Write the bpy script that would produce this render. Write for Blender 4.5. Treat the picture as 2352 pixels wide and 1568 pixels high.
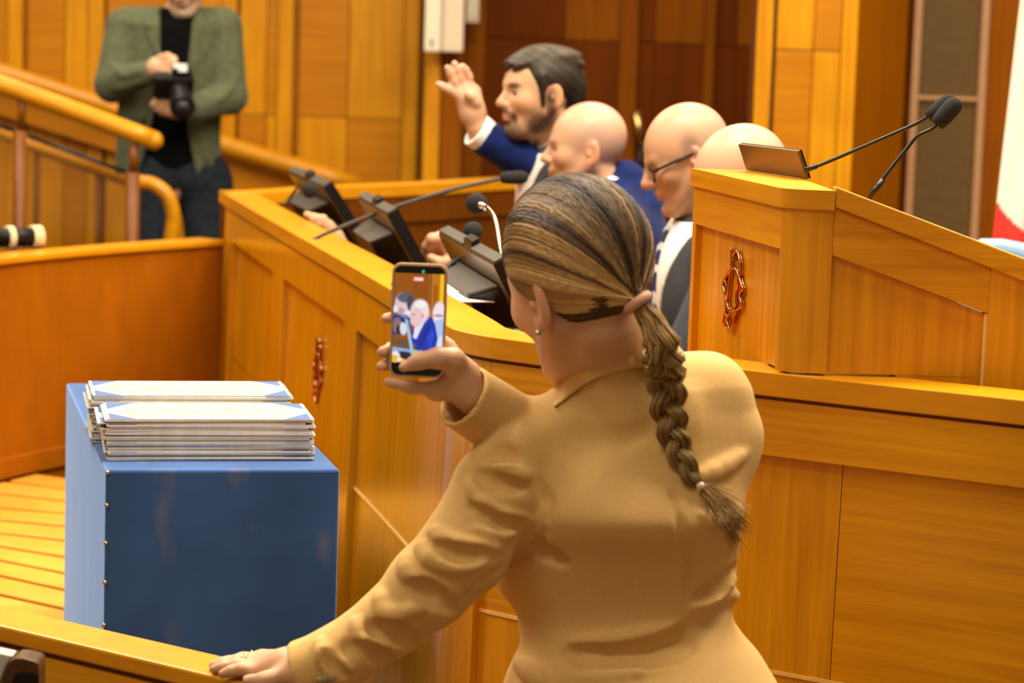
import bpy, bmesh, math, random
import numpy as np
from mathutils import Vector, Matrix

for o in list(bpy.data.objects):
    bpy.data.objects.remove(o, do_unlink=True)
SC = bpy.context.scene
COL = SC.collection
random.seed(7)
RNG = np.random.default_rng(7)

# ------------------------------------------------------------------ camera, light, exposure
FPX, W, H = 5838.0, 2352, 1568
PITCH, ROLL = math.radians(7.0), math.radians(1.86)
EYE = np.array([0.0, 0.0, 1.70])
_f = np.array([0, math.cos(PITCH), -math.sin(PITCH)])
_r0 = np.array([1.0, 0, 0]); _u0 = np.array([0, math.sin(PITCH), math.cos(PITCH)])
CR = math.cos(ROLL)*_r0 + math.sin(ROLL)*_u0
CU = -math.sin(ROLL)*_r0 + math.cos(ROLL)*_u0
cam = bpy.data.cameras.new('camera'); camo = bpy.data.objects.new('camera', cam); COL.objects.link(camo)
cam.sensor_width = 36.0; cam.lens = FPX/W*36.0; cam.clip_start = 0.05; cam.clip_end = 60
camo.matrix_world = Matrix(((CR[0], CU[0], -_f[0], EYE[0]), (CR[1], CU[1], -_f[1], EYE[1]), (CR[2], CU[2], -_f[2], EYE[2]), (0, 0, 0, 1)))
cam.dof.use_dof = True; cam.dof.focus_distance = 4.25; cam.dof.aperture_fstop = 5.0
SC.camera = camo
SC.view_settings.view_transform = 'Standard'; SC.view_settings.look = 'None'
SC.view_settings.gamma = 1.0; SC.view_settings.exposure = 0.55; SC.view_settings.use_curve_mapping = False

wd = bpy.data.worlds.new('world'); SC.world = wd; wd.use_nodes = True
wd.node_tree.nodes['Background'].inputs[0].default_value = (1.0, 0.74, 0.44, 1)
wd.node_tree.nodes['Background'].inputs[1].default_value = 0.26

def area(name, loc, sx, sy, power, col=(1, .90, .74), rot=(0, 0, 0)):
    l = bpy.data.lights.new(name, 'AREA'); l.shape = 'RECTANGLE'; l.size = sx; l.size_y = sy
    l.energy = power; l.color = col
    o = bpy.data.objects.new(name, l); o.location = loc; o.rotation_euler = rot; COL.objects.link(o)
    return o
# rows of ceiling luminaires of the hall
for (x, y, p) in ((-2.4, 4.4, 70), (-1.2, 1.6, 38), (1.9, 3.6, 75), (0.2, 4.8, 170), (2.4, 6.2, 95), (-2.6, 7.6, 85), (0.6, 8.0, 85), (-2.0, 10.0, 48)):
    area('ceiling_light', (x, y, 4.3), 1.5, 0.9, p)

def ray(x, y):
    return _f + (x - W/2)/FPX*CR - (y - H/2)/FPX*CU
def at_z(x, y, z):
    d = ray(x, y); return EYE + d*((z - EYE[2])/d[2])
def P(x, y, Y):
    d = ray(x, y); return EYE + d*(Y/d[1])
def at_plane(x, y, p0, n):
    d = ray(x, y); return EYE + d*(np.dot(np.asarray(p0) - EYE, n)/np.dot(d, n))
def proj(p):
    v = np.asarray(p) - EYE; dz = v @ _f
    return W/2 + FPX*(v @ CR)/dz, H/2 - FPX*(v @ CU)/dz

# ------------------------------------------------------------------ materials
def lin(r, g, b):
    f = lambda c: c/12.92 if c <= .04045 else ((c + .055)/1.055)**2.4
    return (f(r/255), f(g/255), f(b/255), 1)

def new_mat(name):
    m = bpy.data.materials.new(name); m.use_nodes = True
    return m, m.node_tree, m.node_tree.nodes['Principled BSDF']

def setp(b, **k):
    for a, v in k.items():
        b.inputs[a.replace('_', ' ')].default_value = v

def plain(name, col, rough=.5, metal=0.0, noise=0.0, nscale=30, coat=0, sheen=0, bump=0, spec=.3):
    m, t, b = new_mat(name)
    setp(b, Base_Color=col, Roughness=rough, Metallic=metal, Coat_Weight=coat, Sheen_Weight=sheen)
    if spec is not None: b.inputs['Specular IOR Level'].default_value = spec
    tc = t.nodes.new('ShaderNodeTexCoord'); n = t.nodes.new('ShaderNodeTexNoise')
    n.inputs['Scale'].default_value = nscale; n.inputs['Detail'].default_value = 4
    t.links.new(tc.outputs['Object'], n.inputs['Vector'])
    r = t.nodes.new('ShaderNodeValToRGB')
    r.color_ramp.elements[0].position = .3; r.color_ramp.elements[1].position = .7
    r.color_ramp.elements[0].color = tuple(c*(1 - noise) for c in col[:3]) + (1,)
    r.color_ramp.elements[1].color = tuple(min(1, c*(1 + noise)) for c in col[:3]) + (1,)
    t.links.new(n.outputs[0], r.inputs[0]); t.links.new(r.outputs[0], b.inputs['Base Color'])
    if bump:
        bp = t.nodes.new('ShaderNodeBump'); bp.inputs['Strength'].default_value = bump; bp.inputs['Distance'].default_value = .002
        t.links.new(n.outputs[0], bp.inputs['Height']); t.links.new(bp.outputs[0], b.inputs['Normal'])
    return m

def wood(name, c1, c2, scale, rough=.32, coat=.0, amp=.5, spec=.34):
    m, t, b = new_mat(name)
    setp(b, Roughness=rough, Coat_Weight=coat, Coat_Roughness=.18); b.inputs['Specular IOR Level'].default_value = spec
    tc = t.nodes.new('ShaderNodeTexCoord'); mp = t.nodes.new('ShaderNodeMapping')
    mp.inputs['Scale'].default_value = scale
    t.links.new(tc.outputs['Object'], mp.inputs['Vector'])
    n = t.nodes.new('ShaderNodeTexNoise'); n.inputs['Scale'].default_value = 1.0
    n.inputs['Detail'].default_value = 7; n.inputs['Roughness'].default_value = .62; n.inputs['Distortion'].default_value = .25
    t.links.new(mp.outputs[0], n.inputs['Vector'])
    n2 = t.nodes.new('ShaderNodeTexNoise'); n2.inputs['Scale'].default_value = 2.6; n2.inputs['Detail'].default_value = 2
    t.links.new(tc.outputs['Object'], n2.inputs['Vector'])
    mx = t.nodes.new('ShaderNodeMath'); mx.operation = 'MULTIPLY_ADD'; mx.inputs[1].default_value = .35
    t.links.new(n2.outputs[0], mx.inputs[0]); 
    ml = t.nodes.new('ShaderNodeMath'); ml.operation = 'MULTIPLY'; ml.inputs[1].default_value = .65
    t.links.new(n.outputs[0], ml.inputs[0]); t.links.new(ml.outputs[0], mx.inputs[2])
    r = t.nodes.new('ShaderNodeValToRGB')
    r.color_ramp.elements[0].position = .5 - amp*.3; r.color_ramp.elements[1].position = .5 + amp*.3
    r.color_ramp.elements[0].color = c1; r.color_ramp.elements[1].color = c2
    t.links.new(mx.outputs[0], r.inputs[0]); t.links.new(r.outputs[0], b.inputs['Base Color'])
    bp = t.nodes.new('ShaderNodeBump'); bp.inputs['Strength'].default_value = .06; bp.inputs['Distance'].default_value = .001
    t.links.new(n.outputs[0], bp.inputs['Height']); t.links.new(bp.outputs[0], b.inputs['Normal'])
    return m

def vcol(name, rough=.5, sheen=0, spec=.5, bump=0, bscale=200, sss=0):
    m, t, b = new_mat(name)
    a = t.nodes.new('ShaderNodeVertexColor'); a.layer_name = 'Col'
    t.links.new(a.outputs[0], b.inputs['Base Color'])
    setp(b, Roughness=rough, Sheen_Weight=sheen); b.inputs['Specular IOR Level'].default_value = spec
    if sss:
        b.inputs['Subsurface Weight'].default_value = sss; b.inputs['Subsurface Radius'].default_value = (.012, .005, .003)
        b.inputs['Subsurface Scale'].default_value = .6
    if bump:
        tc = t.nodes.new('ShaderNodeTexCoord'); n = t.nodes.new('ShaderNodeTexNoise'); n.inputs['Scale'].default_value = bscale
        t.links.new(tc.outputs['Object'], n.inputs['Vector'])
        bp = t.nodes.new('ShaderNodeBump'); bp.inputs['Strength'].default_value = bump; bp.inputs['Distance'].default_value = .001
        t.links.new(n.outputs[0], bp.inputs['Height']); t.links.new(bp.outputs[0], b.inputs['Normal'])
    return m

C1, C2 = (.46, .168, .0012, 1), (.70, .308, .0025, 1)
M = dict(
    wv=wood('oak_vertical', C1, C2, (55, 55, 2.2)),
    wvg=wood('oak_vertical_lacquered', C1, C2, (55, 55, 2.2), rough=.2, spec=.5),
    wh=wood('oak_horizontal', C1, C2, (2.2, 2.2, 75)),
    wt=wood('oak_top', (.50, .19, .002, 1), (.65, .272, .0035, 1), (9, 9, 40), rough=.3),
    wvd=wood('oak_vertical_ribbed', (.37, .118, .001, 1), (.53, .20, .002, 1), (60, 60, 2.2)),
    whd=wood('oak_horizontal_ribbed', (.37, .118, .001, 1), (.55, .205, .002, 1), (2, 2, 60), amp=.7),
    wvm=wood('oak_return_matt', (.40, .12, .0006, 1), (.52, .17, .001, 1), (55, 55, 2.2), rough=.7, spec=.02),
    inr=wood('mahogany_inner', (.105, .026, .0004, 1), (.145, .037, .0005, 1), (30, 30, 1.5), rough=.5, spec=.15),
    red=wood('dark_red_wood', (.115, .021, .0004, 1), (.165, .034, .0006, 1), (30, 30, 1.5), rough=.6, spec=.06),
    redl=wood('mid_red_wood', (.19, .048, .0008, 1), (.29, .082, .001, 1), (30, 30, 1.5), rough=.6, spec=.06),
    org=wood('cherry_parapet', (.27, .072, .0006, 1), (.34, .098, .0008, 1), (14, 14, 6), rough=.4),
    groove=plain('joint_shadow_wood', (.14, .035, .002, 1), .6, noise=.1),
    inlay=plain('pale_maple_inlay', (.80, .50, .14, 1), .35, noise=.05),
    floorw=wood('ramp_oak', (.60, .25, .02, 1), (.78, .38, .05, 1), (3, 3, 30), rough=.35),
    carpet=plain('floor_brown', (.12, .06, .025, 1), .9, noise=.15, nscale=80),
    black=plain('black_plastic', (.006, .005, .005, 1), .38, noise=.2, spec=.2),
    foam=plain('black_foam', (.016, .014, .012, 1), .95, noise=.35, nscale=700, bump=.6),
    grey=plain('grey_plastic', (.060, .052, .040, 1), .5, noise=.05),
    steel=plain('brushed_steel', (.52, .46, .36, 1), .3, 1.0, noise=.05),
    dsteel=plain('dark_steel', (.014, .012, .012, 1), .32, .0, noise=.1),
    bronze=plain('bronze_sheet', (.17, .092, .026, 1), .42, .7, noise=.05),
    copper=plain('copper', (.50, .18, .055, 1), .2, 1.0, noise=.08),
    brass=plain('brass', (.72, .48, .16, 1), .25, 1.0, noise=.08),
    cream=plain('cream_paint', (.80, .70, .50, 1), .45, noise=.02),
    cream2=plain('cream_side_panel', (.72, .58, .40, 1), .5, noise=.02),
    terra=plain('terracotta_paint', (.17, .047, .002, 1), .4, noise=.08),
    grilleframe=plain('bronze_frame', (.46, .25, .12, 1), .4, .1, noise=.05),
    grille=plain('grille_mesh', (.21, .12, .036, 1), .6, 0, noise=.1),
    grilleback=plain('grille_backing', (.05, .027, .008, 1), .8, noise=.2),
    white=plain('white_paper', (.82, .80, .76, 1), .6, noise=.02),
    bluechair=plain('pale_blue_fabric', (.24, .36, .50, 1), .8, noise=.08),
)
def glass_mat():
    m, t, b = new_mat('tinted_glass')
    setp(b, Base_Color=(.72, .66, .45, 1), Roughness=.04, IOR=1.45); b.inputs['Transmission Weight'].default_value = 1.0
    return m
M['glass'] = glass_mat()

# ------------------------------------------------------------------ object helpers
def tag(o, label=None, cat=None, group=None, kind=None):
    if label: o['label'] = label
    if cat: o['category'] = cat
    if group: o['group'] = group
    if kind: o['kind'] = kind
    return o

def empty(name, loc, label, cat, group=None):
    o = bpy.data.objects.new(name, None); COL.objects.link(o); o.location = Vector(loc)
    o.empty_display_size = .05
    return tag(o, label, cat, group)

class MB:
    def __init__(s): s.v = []; s.f = []; s.m = []
    def add(s, vs, fs, mi=0):
        n = len(s.v); s.v += [tuple(map(float, v)) for v in vs]
        s.f += [tuple(n + i for i in f) for f in fs]; s.m += [mi]*len(fs); return s
    def hexa(s, b, t, mi=0):      # two rings of equal length: bottom, top
        n = len(b); vs = list(b) + list(t)
        fs = [tuple(reversed(range(n))), tuple(range(n, 2*n))]
        fs += [(i, (i + 1) % n, n + (i + 1) % n, n + i) for i in range(n)]
        return s.add(vs, fs, mi)
    def prism(s, poly, z0, z1, mi=0):
        return s.hexa([(p[0], p[1], z0) for p in poly], [(p[0], p[1], z1) for p in poly], mi)
    def box(s, c, sz, ax=None, mi=0):
        ax = ax if ax is not None else np.eye(3)
        c = np.asarray(c, float); h = np.asarray(sz, float)/2
        g = lambda a, b, d: c + ax[0]*(a*h[0]) + ax[1]*(b*h[1]) + ax[2]*(d*h[2])
        return s.hexa([g(-1, -1, -1), g(1, -1, -1), g(1, 1, -1), g(-1, 1, -1)], [g(-1, -1, 1), g(1, -1, 1), g(1, 1, 1), g(-1, 1, 1)], mi)
    def tube(s, path, r, n=10, mi=0, flat=1.0, caps=True):
        path = [np.asarray(p, float) for p in path]; k = len(path)
        rr = r if hasattr(r, '__len__') else [r]*k
        rings = []; up = np.array([0, 0, 1.0])
        for i, p in enumerate(path):
            d = path[min(i + 1, k - 1)] - path[max(i - 1, 0)]; d /= (np.linalg.norm(d) + 1e-9)
            if i == 0:
                a = np.cross(d, up)
                if np.linalg.norm(a) < .05: a = np.cross(d, [1, 0, 0])
            else:
                a = a - d*np.dot(a, d)
            a = a/np.linalg.norm(a); b = np.cross(d, a)
            rings.append([p + rr[i]*(math.cos(2*math.pi*j/n)*a + flat*math.sin(2*math.pi*j/n)*b) for j in range(n)])
        vs = [q for R in rings for q in R]; fs = []
        for i in range(k - 1):
            for j in range(n):
                fs.append((i*n + j, i*n + (j + 1) % n, (i + 1)*n + (j + 1) % n, (i + 1)*n + j))
        if caps: fs += [tuple(reversed(range(n))), tuple(range((k - 1)*n, k*n))]
        return s.add(vs, fs, mi)
    def ball(s, c, r, n=16, m=10, ax=None, mi=0):
        c = np.asarray(c, float); r = np.asarray(r if hasattr(r, '__len__') else [r]*3, float)
        ax = ax if ax is not None else np.eye(3); vs = []; fs = []
        for i in range(m + 1):
            th = math.pi*i/m
            for j in range(n):
                ph = 2*math.pi*j/n
                q = np.array([math.sin(th)*math.cos(ph), math.sin(th)*math.sin(ph), math.cos(th)])*r
                vs.append(c + ax[0]*q[0] + ax[1]*q[1] + ax[2]*q[2])
        for i in range(m):
            for j in range(n):
                fs.append((i*n + j, (i + 1)*n + j, (i + 1)*n + (j + 1) % n, i*n + (j + 1) % n))
        return s.add(vs, fs, mi)
    def build(s, name, mats, parent=None, smooth=False, bevel=0, seg=2, origin=None):
        me = bpy.data.meshes.new(name)
        off = np.zeros(3)
        if parent is not None: off = np.array(wloc(parent))
        elif origin is not None: off = np.asarray(origin, float)
        me.from_pydata([tuple(np.asarray(v) - off) for v in s.v], [], s.f)
        bm = bmesh.new(); bm.from_mesh(me)
        bmesh.ops.remove_doubles(bm, verts=bm.verts, dist=1e-6)
        bmesh.ops.recalc_face_normals(bm, faces=bm.faces); bm.to_mesh(me); bm.free()
        mats = mats if isinstance(mats, (list, tuple)) else [mats]
        for m in mats: me.materials.append(m)
        if len(mats) > 1 and len(me.polygons) == len(s.m):
            me.polygons.foreach_set('material_index', s.m)
        if smooth: me.polygons.foreach_set('use_smooth', [True]*len(me.polygons))
        if smooth == 'auto': me.set_sharp_from_angle(angle=math.radians(35))
        o = bpy.data.objects.new(name, me); COL.objects.link(o)
        if parent is not None: o.parent = parent
        elif origin is not None: o.location = Vector(origin)
        if bevel:
            b = o.modifiers.new('b', 'BEVEL'); b.width = bevel; b.segments = seg; b.limit_method = 'ANGLE'; b.angle_limit = math.radians(40)
        return o

def wloc(o):
    l = np.array(o.location)
    return l + (wloc(o.parent) if o.parent else 0)

def cr(pts, n=8):        # Catmull-Rom through points
    pts = [np.asarray(p, float) for p in pts]
    q = [2*pts[0] - pts[1]] + pts + [2*pts[-1] - pts[-2]]; out = []
    for i in range(1, len(q) - 2):
        a, b, c, d = q[i - 1:i + 3]
        for j in range(n):
            t = j/n
            out.append(.5*((2*b) + (c - a)*t + (2*a - 5*b + 4*c - d)*t*t + (3*b - a - 3*c + d)*t**3))
    out.append(pts[-1]); return out

class Path2:             # plan curve with outward normals, sampled by arc length
    def __init__(s, pts, side=1):
        s.p = np.array([q[:2] for q in pts]); d = np.diff(s.p, axis=0); l = np.linalg.norm(d, axis=1)
        s.s = np.concatenate([[0], np.cumsum(l)]); s.L = s.s[-1]
        tn = np.gradient(s.p, s.s, axis=0); tn /= np.linalg.norm(tn, axis=1)[:, None]
        s.n = np.stack([tn[:, 1], -tn[:, 0]], 1)*side
    def at(s, t, off=0):
        p = np.array([np.interp(t, s.s, s.p[:, i]) for i in (0, 1)]); n = np.array([np.interp(t, s.s, s.n[:, i]) for i in (0, 1)])
        return p + n/np.linalg.norm(n)*off
    def param(s, px, z, off=0):
        a, b = 0.0, s.L
        for _ in range(40):
            m = (a + b)/2; q = s.at(m, off)
            if proj((q[0], q[1], z))[0] < px: a = m
            else: b = m
        return a

ZT = 1.162
BATTER = .03
def strip(mb, path, a, b, z0, z1, oo, oi, mi=0, batter=True, step=.06):
    n = max(1, int(math.ceil((b - a)/step))); ts = np.linspace(a, b, n + 1); R = []
    for t in ts:
        k0 = BATTER*(ZT - z0) if batter else 0; k1 = BATTER*(ZT - z1) if batter else 0
        o0, o1, i0, i1 = path.at(t, oo + k0), path.at(t, oo + k1), path.at(t, oi + k0), path.at(t, oi + k1)
        R.append([(o0[0], o0[1], z0), (o1[0], o1[1], z1), (i1[0], i1[1], z1), (i0[0], i0[1], z0)])
    vs = [q for r in R for q in r]; fs = [(0, 1, 2, 3), tuple(4*n + i for i in (3, 2, 1, 0))]
    for i in range(n):
        for j in range(4):
            fs.append((4*i + j, 4*i + (j + 1) % 4, 4*i + 4 + (j + 1) % 4, 4*i + 4 + j))
    return mb.add(vs, fs, mi)
# ------------------------------------------------------------------ the setting
mb = MB(); mb.box((0, 6.5, -.05), (16, 17, .1)); fl = mb.build('floor', M['carpet']); tag(fl, kind='structure')

RZ = .387
# low left-hand parapet wall
lw = Path2(cr([at_z(-260, 632, 1.014), at_z(0, 596, 1.014), at_z(145, 581, 1.014), at_z(300, 568, 1.014), at_z(512, 553, 1.014)], 6), 1)
mb = MB(); strip(mb, lw, 0, lw.L, 0, 1.0, 0, -.09, batter=False)
wl = mb.build('wall_left', M['org']); tag(wl, kind='structure')
mb = MB(); strip(mb, lw, 0, lw.L, 1.0, 1.018, .012, -.10, batter=False); mb.build('cap', M['wt'], wl, bevel=.003)
mb = MB(); strip(mb, lw, 0, lw.L, RZ + .002, RZ + .06, .012, -.001, batter=False); mb.build('skirting', M['org'], wl, bevel=.002)

# slatted ramp between the parapet and the front rail
ylL = [1075, 1103, 1133, 1165, 1194, 1224, 1254, 1286, 1321, 1365, 1412, 1465, 1522]
ylR = [1095, 1121, 1149, 1178, 1207, 1240, 1278, 1315, 1353, 1397, 1446, 1500, 1560]
ramp = empty('slatted_ramp', at_z(100, 1250, RZ - .03), 'pale oak slatted ramp floor with dark grooves left of the blue box', 'ramp')
mb = MB(); a, b, c, d = (at_z(-330, 1120, 0), at_z(760, 1190, 0), at_z(640, 1600, 0), at_z(-330, 1400, 0))
mb.prism([at_z(-300, 1185, RZ), at_z(0, 1122, RZ), at_z(145, 1100, RZ), at_z(420, 1060, RZ), at_z(520, 1120, RZ), at_z(470, 1540, RZ), at_z(-300, 1420, RZ)], RZ - .10, RZ - .022)
mb.build('underlay', M['groove'], ramp)
rl = []
for i in range(len(ylL)):
    p, q = at_z(0, ylL[i], RZ), at_z(146, ylR[i], RZ); d = (q - p)
    t0 = 0.0
    if False: pass
    lp = np.array([lw.at(t) for t in np.linspace(0, lw.L, 60)]); ln = np.array([lw.at(t, 1.0) for t in np.linspace(0, lw.L, 60)]) - lp
    ts = np.linspace(1.2, -1.3, 60); ok = []
    for t in ts:
        v = (p + d*t)[:2]; k = np.argmin(np.linalg.norm(lp - v, axis=1)); ok.append((v - lp[k]) @ ln[k] > .02)
    t0 = -1.3 if all(ok) else ts[max(0, ok.index(False) - 1)]
    rl.append((p + d*t0, q + d*1.9))
for i in range(len(rl) - 1):
    (a, b), (c, d) = rl[i], rl[i + 1]
    g0, g1 = .08, .10
    q = [a + (c - a)*g0, b + (d - b)*g0, b + (d - b)*(1 - g1), a + (c - a)*(1 - g1)]
    mb = MB(); mb.hexa([v - np.array([0, 0, .022]) for v in q], q); mb.build('plank', M['floorw'], ramp, bevel=.003)

# front rail the woman leans on
ZR = .783
rp = Path2([at_z(x, y, ZR) for x, y in ((-260, 1374), (0, 1436), (400, 1530), (620, 1582), (740, 1610))], 1)
rail = empty('front_rail', (rp.at(rp.L*.4)[0], rp.at(rp.L*.4)[1], 0), 'light oak front rail with flat top under the resting hand', 'rail')
mb = MB(); strip(mb, rp, 0, rp.L, ZR - .026, ZR, 0, -.092, batter=False); mb.build('top', M['wt'], rail, bevel=.004)
mb = MB(); strip(mb, rp, 0, rp.L, ZR - .034, ZR - .026, -.012, -.08, batter=False); mb.build('shadow_gap', M['groove'], rail)
mb = MB(); strip(mb, rp, 0, rp.L, 0, ZR - .034, -.003, -.086, batter=False); mb.build('panel', M['wh'], rail)

# ------------------------------------------------------------------ the long curved desk
opx = [(520, 443), (600, 489), (676, 532), (783, 592), (897, 658), (1000, 721), (1030, 740.5), (1040, 748), (1056, 755.5), (1092, 764), (1138, 772), (1224, 783.5), (1330, 797.5), (1500, 820), (1695, 844), (2000, 878), (2352, 916), (2760, 962)]
bp = Path2(cr([at_z(x, y, ZT) for x, y in opx], 5), 1)
desk = empty('curved_desk', (bp.at(bp.L/2)[0], bp.at(bp.L/2)[1] + .4, 0), 'long curved golden oak panel desk that the seated men sit behind', 'desk')
SA = lambda px, z=1.02, off=0: bp.param(px, z, off)
mb = MB(); strip(mb, bp, 0, bp.L, ZT - .040, ZT, .010, -.095, batter=False, step=.03); mb.build('cap_rail', M['wt'], desk, bevel=.0025)
mb = MB(); strip(mb, bp, 0, bp.L, ZT - .046, ZT - .040, -.004, -.08, step=.03); mb.build('shadow_gap', M['groove'], desk)
sj = SA(1128, 1.10)
mb = MB(); strip(mb, bp, 0, sj, ZT - .138, ZT - .046, 0, -.08, step=.03); mb.build('frieze', M['wvg'], desk, bevel=.0015)
mb = MB(); strip(mb, bp, sj + .0008, bp.L, ZT - .138, ZT - .046, 0, -.08, step=.03); mb.build('frieze', M['wh'], desk, bevel=.0015)
ZF = ZT - .138
REC = -.018
ZI = .665
stiles = [(0, SA(536)), (SA(631), SA(652)), (SA(795), SA(821)), (SA(962, .9), SA(1104, .75))]
for i, (a, b) in enumerate(stiles):
    mb = MB(); strip(mb, bp, a, b, 0, ZF, 0, -.08, step=.02); mb.build('stile', M['wvg'], desk, bevel=.002, )
pans = [(stiles[0][1], stiles[1][0]), (stiles[1][1], stiles[2][0]), (stiles[2][1], stiles[3][0])]
sr = SA(1935, .98, REC)
seams = [pans[0], (pans[1][0], SA(742)), (SA(742) + .001, pans[1][1]), (pans[2][0], SA(888, .9)), (SA(888, .9) + .001, pans[2][1])]
for k, (a, b) in enumerate(seams):
    mb = MB(); strip(mb, bp, a, b, ZI + .004, ZF, REC, -.08, step=.03); mb.build('panel', M['wvg'], desk)
    mb = MB(); strip(mb, bp, a, b, 0, ZI - .002, REC, -.08, step=.03); mb.build('panel', M['wvg'], desk)
mb = MB(); strip(mb, bp, pans[2][0], pans[2][1], ZI - .002, ZI + .004, REC + .003, -.08, step=.03); mb.build('inlay_strip', M['inlay'], desk)
for (a, b, m, mlow) in ((stiles[3][1], SA(1400, .98), 'wh', 'wv'), (SA(1400, .98) + .001, sr, 'wv', 'wv'), (sr + .0015, bp.L, 'wh', 'wh')):
    mb = MB(); strip(mb, bp, a, b, ZI + .004, ZF, REC, -.08, step=.03); mb.build('panel', M[m], desk)
    mb = MB(); strip(mb, bp, a, b, 0, ZI - .002, REC, -.08, step=.03); mb.build('panel', M[mlow], desk)
mb = MB(); strip(mb, bp, stiles[3][1], bp.L, ZI - .002, ZI + .004, REC + .003, -.08, step=.03); mb.build('inlay_strip', M['inlay'], desk)
# worktop behind the parapet and the end return
wp = [bp.at(t, -.08) for t in np.linspace(.1, bp.L, 40)] 
wq = [bp.at(t, -.50) for t in np.linspace(.25, bp.L, 40)]
mb = MB(); mb.prism(wp + wq[::-1], .905, .93); mb.build('worktop', M['wt'], desk)
ret = Path2(cr([at_z(x, y, ZT) for x, y in ((521, 442), (610, 441), (680, 437), (775, 430), (1000, 421), (1150, 412), (1330, 405))], 4), 1)
mb = MB(); strip(mb, ret, .02, ret.L, ZT - .040, ZT, .0, -.10, batter=False); mb.build('cap_rail', M['wt'], desk, bevel=.0025)
mb = MB(); strip(mb, ret, .02, ret.L, ZT - .13, ZT - .040, -.006, -.09, batter=False); mb.build('frieze', M['inr'], desk)
mb = MB(); strip(mb, ret, .02, ret.L, 0, ZT - .13, -.018, -.09, batter=False); mb.build('panel', M['inr'], desk)
mb = MB(); mb.box((.75, 7.0, .1), (2.6, 7.5, .2)); dais = mb.build('floor_dais', M['carpet']); tag(dais, kind='structure')

# monogram emblem, drawn as strokes (u across 0..1, v down 0..1)
EMB = [[(325, 185), (335, 240), (338, 480)], [(362, 350), (360, 280), (378, 228), (405, 208), (432, 262), (456, 360), (458, 545)],
       [(375, 452), (330, 500), (318, 600), (308, 800), (300, 960), (330, 1035), (362, 1052), (402, 1020), (420, 940), (424, 760), (436, 640), (438, 540), (415, 470), (375, 452)],
       [(315, 490), (285, 580), (243, 680), (236, 750), (262, 830), (287, 985)],
       [(455, 545), (482, 640), (508, 692), (470, 765), (470, 830), (496, 912), (445, 1000), (415, 1030)],
       [(287, 985), (278, 1150), (266, 1270), (292, 1290), (300, 1120)],
       [(428, 1020), (412, 1150), (388, 1250), (362, 1322), (336, 1285), (314, 1230), (320, 1140)], [(262, 655), (280, 740), (278, 830)]]
EU0, EU1, EV0, EV1 = 226, 515, 180, 1340
def emblem(name, parent, o, ux, uy, w, h, nrm):
    mb = MB()
    for st in EMB:
        pts = [o + ux*((x - EU0)/(EU1 - EU0) - .5)*w + uy*(.5 - (y - EV0)/(EV1 - EV0))*h + nrm*.007 for x, y in st]
        pts = cr(pts, 4)
        mb.tube(pts, .0027, 8)
        mb.tube([p - nrm*.004 for p in pts], .0022, 6)
    return mb.build(name, M['copper'], parent, smooth=True)
se = SA(727, .9); q = bp.at(se, REC + BATTER*.3); q2 = bp.at(se + .05, REC + BATTER*.3); ux = np.array([*(q2 - q), 0]); ux /= np.linalg.norm(ux)
zc = P(727, 850, q[1])[2]
nr = np.array([ux[1], -ux[0], 0])
e = emblem('emblem', desk, np.array([q[0], q[1], zc]), ux, np.array([0, 0, 1.0]), .135, .165, nr); tag(e, 'copper interlaced monogram emblem')

# ------------------------------------------------------------------ lectern on the desk
ZL = 1.4555; ZB = ZT + .004
Bc1, Bc2 = at_z(1779, 848, ZB)[:2], at_z(1898, 858, ZB)[:2]
for _ in range(4):
    A_fl, A_fr = at_z(1588, 385, ZL), at_z(1797, 431, ZL)
    fd = (A_fl - A_fr)[:2]; flen = np.linalg.norm(fd); fd /= flen
    ZL = at_plane(1797, 431, (*Bc1, 0), np.array([-fd[1], fd[0], 0]))[2]
sd = np.array([1.0, 0.02]); sd /= np.linalg.norm(sd)
fn = np.array([-fd[1], fd[0]]); fn = fn if fn[0] < 0 else -fn       # front outward
sn = np.array([sd[1], -sd[0]])
def arc(b1, b2, n=14):
    # rounded corner: quadratic through the crossing of both faces
    Mx = np.stack([-fd, -sd], 1); t = np.linalg.solve(np.stack([fd, -sd], 1), b2 - b1); x = b1 + fd*t[0]
    x = .85*x + .15*(b1 + b2)/2
    return [(1 - u)**2*b1 + 2*u*(1 - u)*x + u*u*b2 for u in np.linspace(0, 1, n + 1)]
slen = .62
zs0 = lambda d: ZL - max(0, d)*.335          # sloping desk top along the side
lect = empty('lectern', (Bc2[0] + .2, Bc2[1] + .25, ZB), 'golden oak lectern with a copper emblem standing on the desk', 'lectern')
bk = Bc1 + fd*(flen - .02)
bkr = bk + sd*slen + np.array([.06, 0])
ec = Bc2 + sd*slen
def lec_ring(off, inset=0):
    b1, b2 = Bc1 + fn*off, Bc2 + sn*off
    return b1, b2
# body front panel, stile, frieze, corner column, side
def slab(p, q, z0, z1, n, o0, o1):          # vertical board from p to q, z tuples (at p, at q)
    mb = MB(); n = np.append(n, 0)
    a, b = np.append(p, 0), np.append(q, 0)
    Z = lambda z: np.array([0, 0, z])
    bot = [a + n*o1 + Z(z0[0]), b + n*o1 + Z(z0[1]), b + n*o0 + Z(z0[1]), a + n*o0 + Z(z0[0])]
    top = [a + n*o1 + Z(z1[0]), b + n*o1 + Z(z1[1]), b + n*o0 + Z(z1[1]), a + n*o0 + Z(z1[0])]
    return mb.hexa(bot, top)
ZC = ZL - .031
def zpx(px, py, p2, n2):                     # height seen at a pixel on a vertical plane
    return at_plane(px, py, np.append(p2, 0), np.append(n2, 0))[2]
zfz = zpx(1700, 545, Bc1, fn)
slab(Bc1, bk, (zfz, zfz), (ZC, ZC), fn, -.03, 0).build('frieze', M['wh'], lect, bevel=.001)
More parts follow.
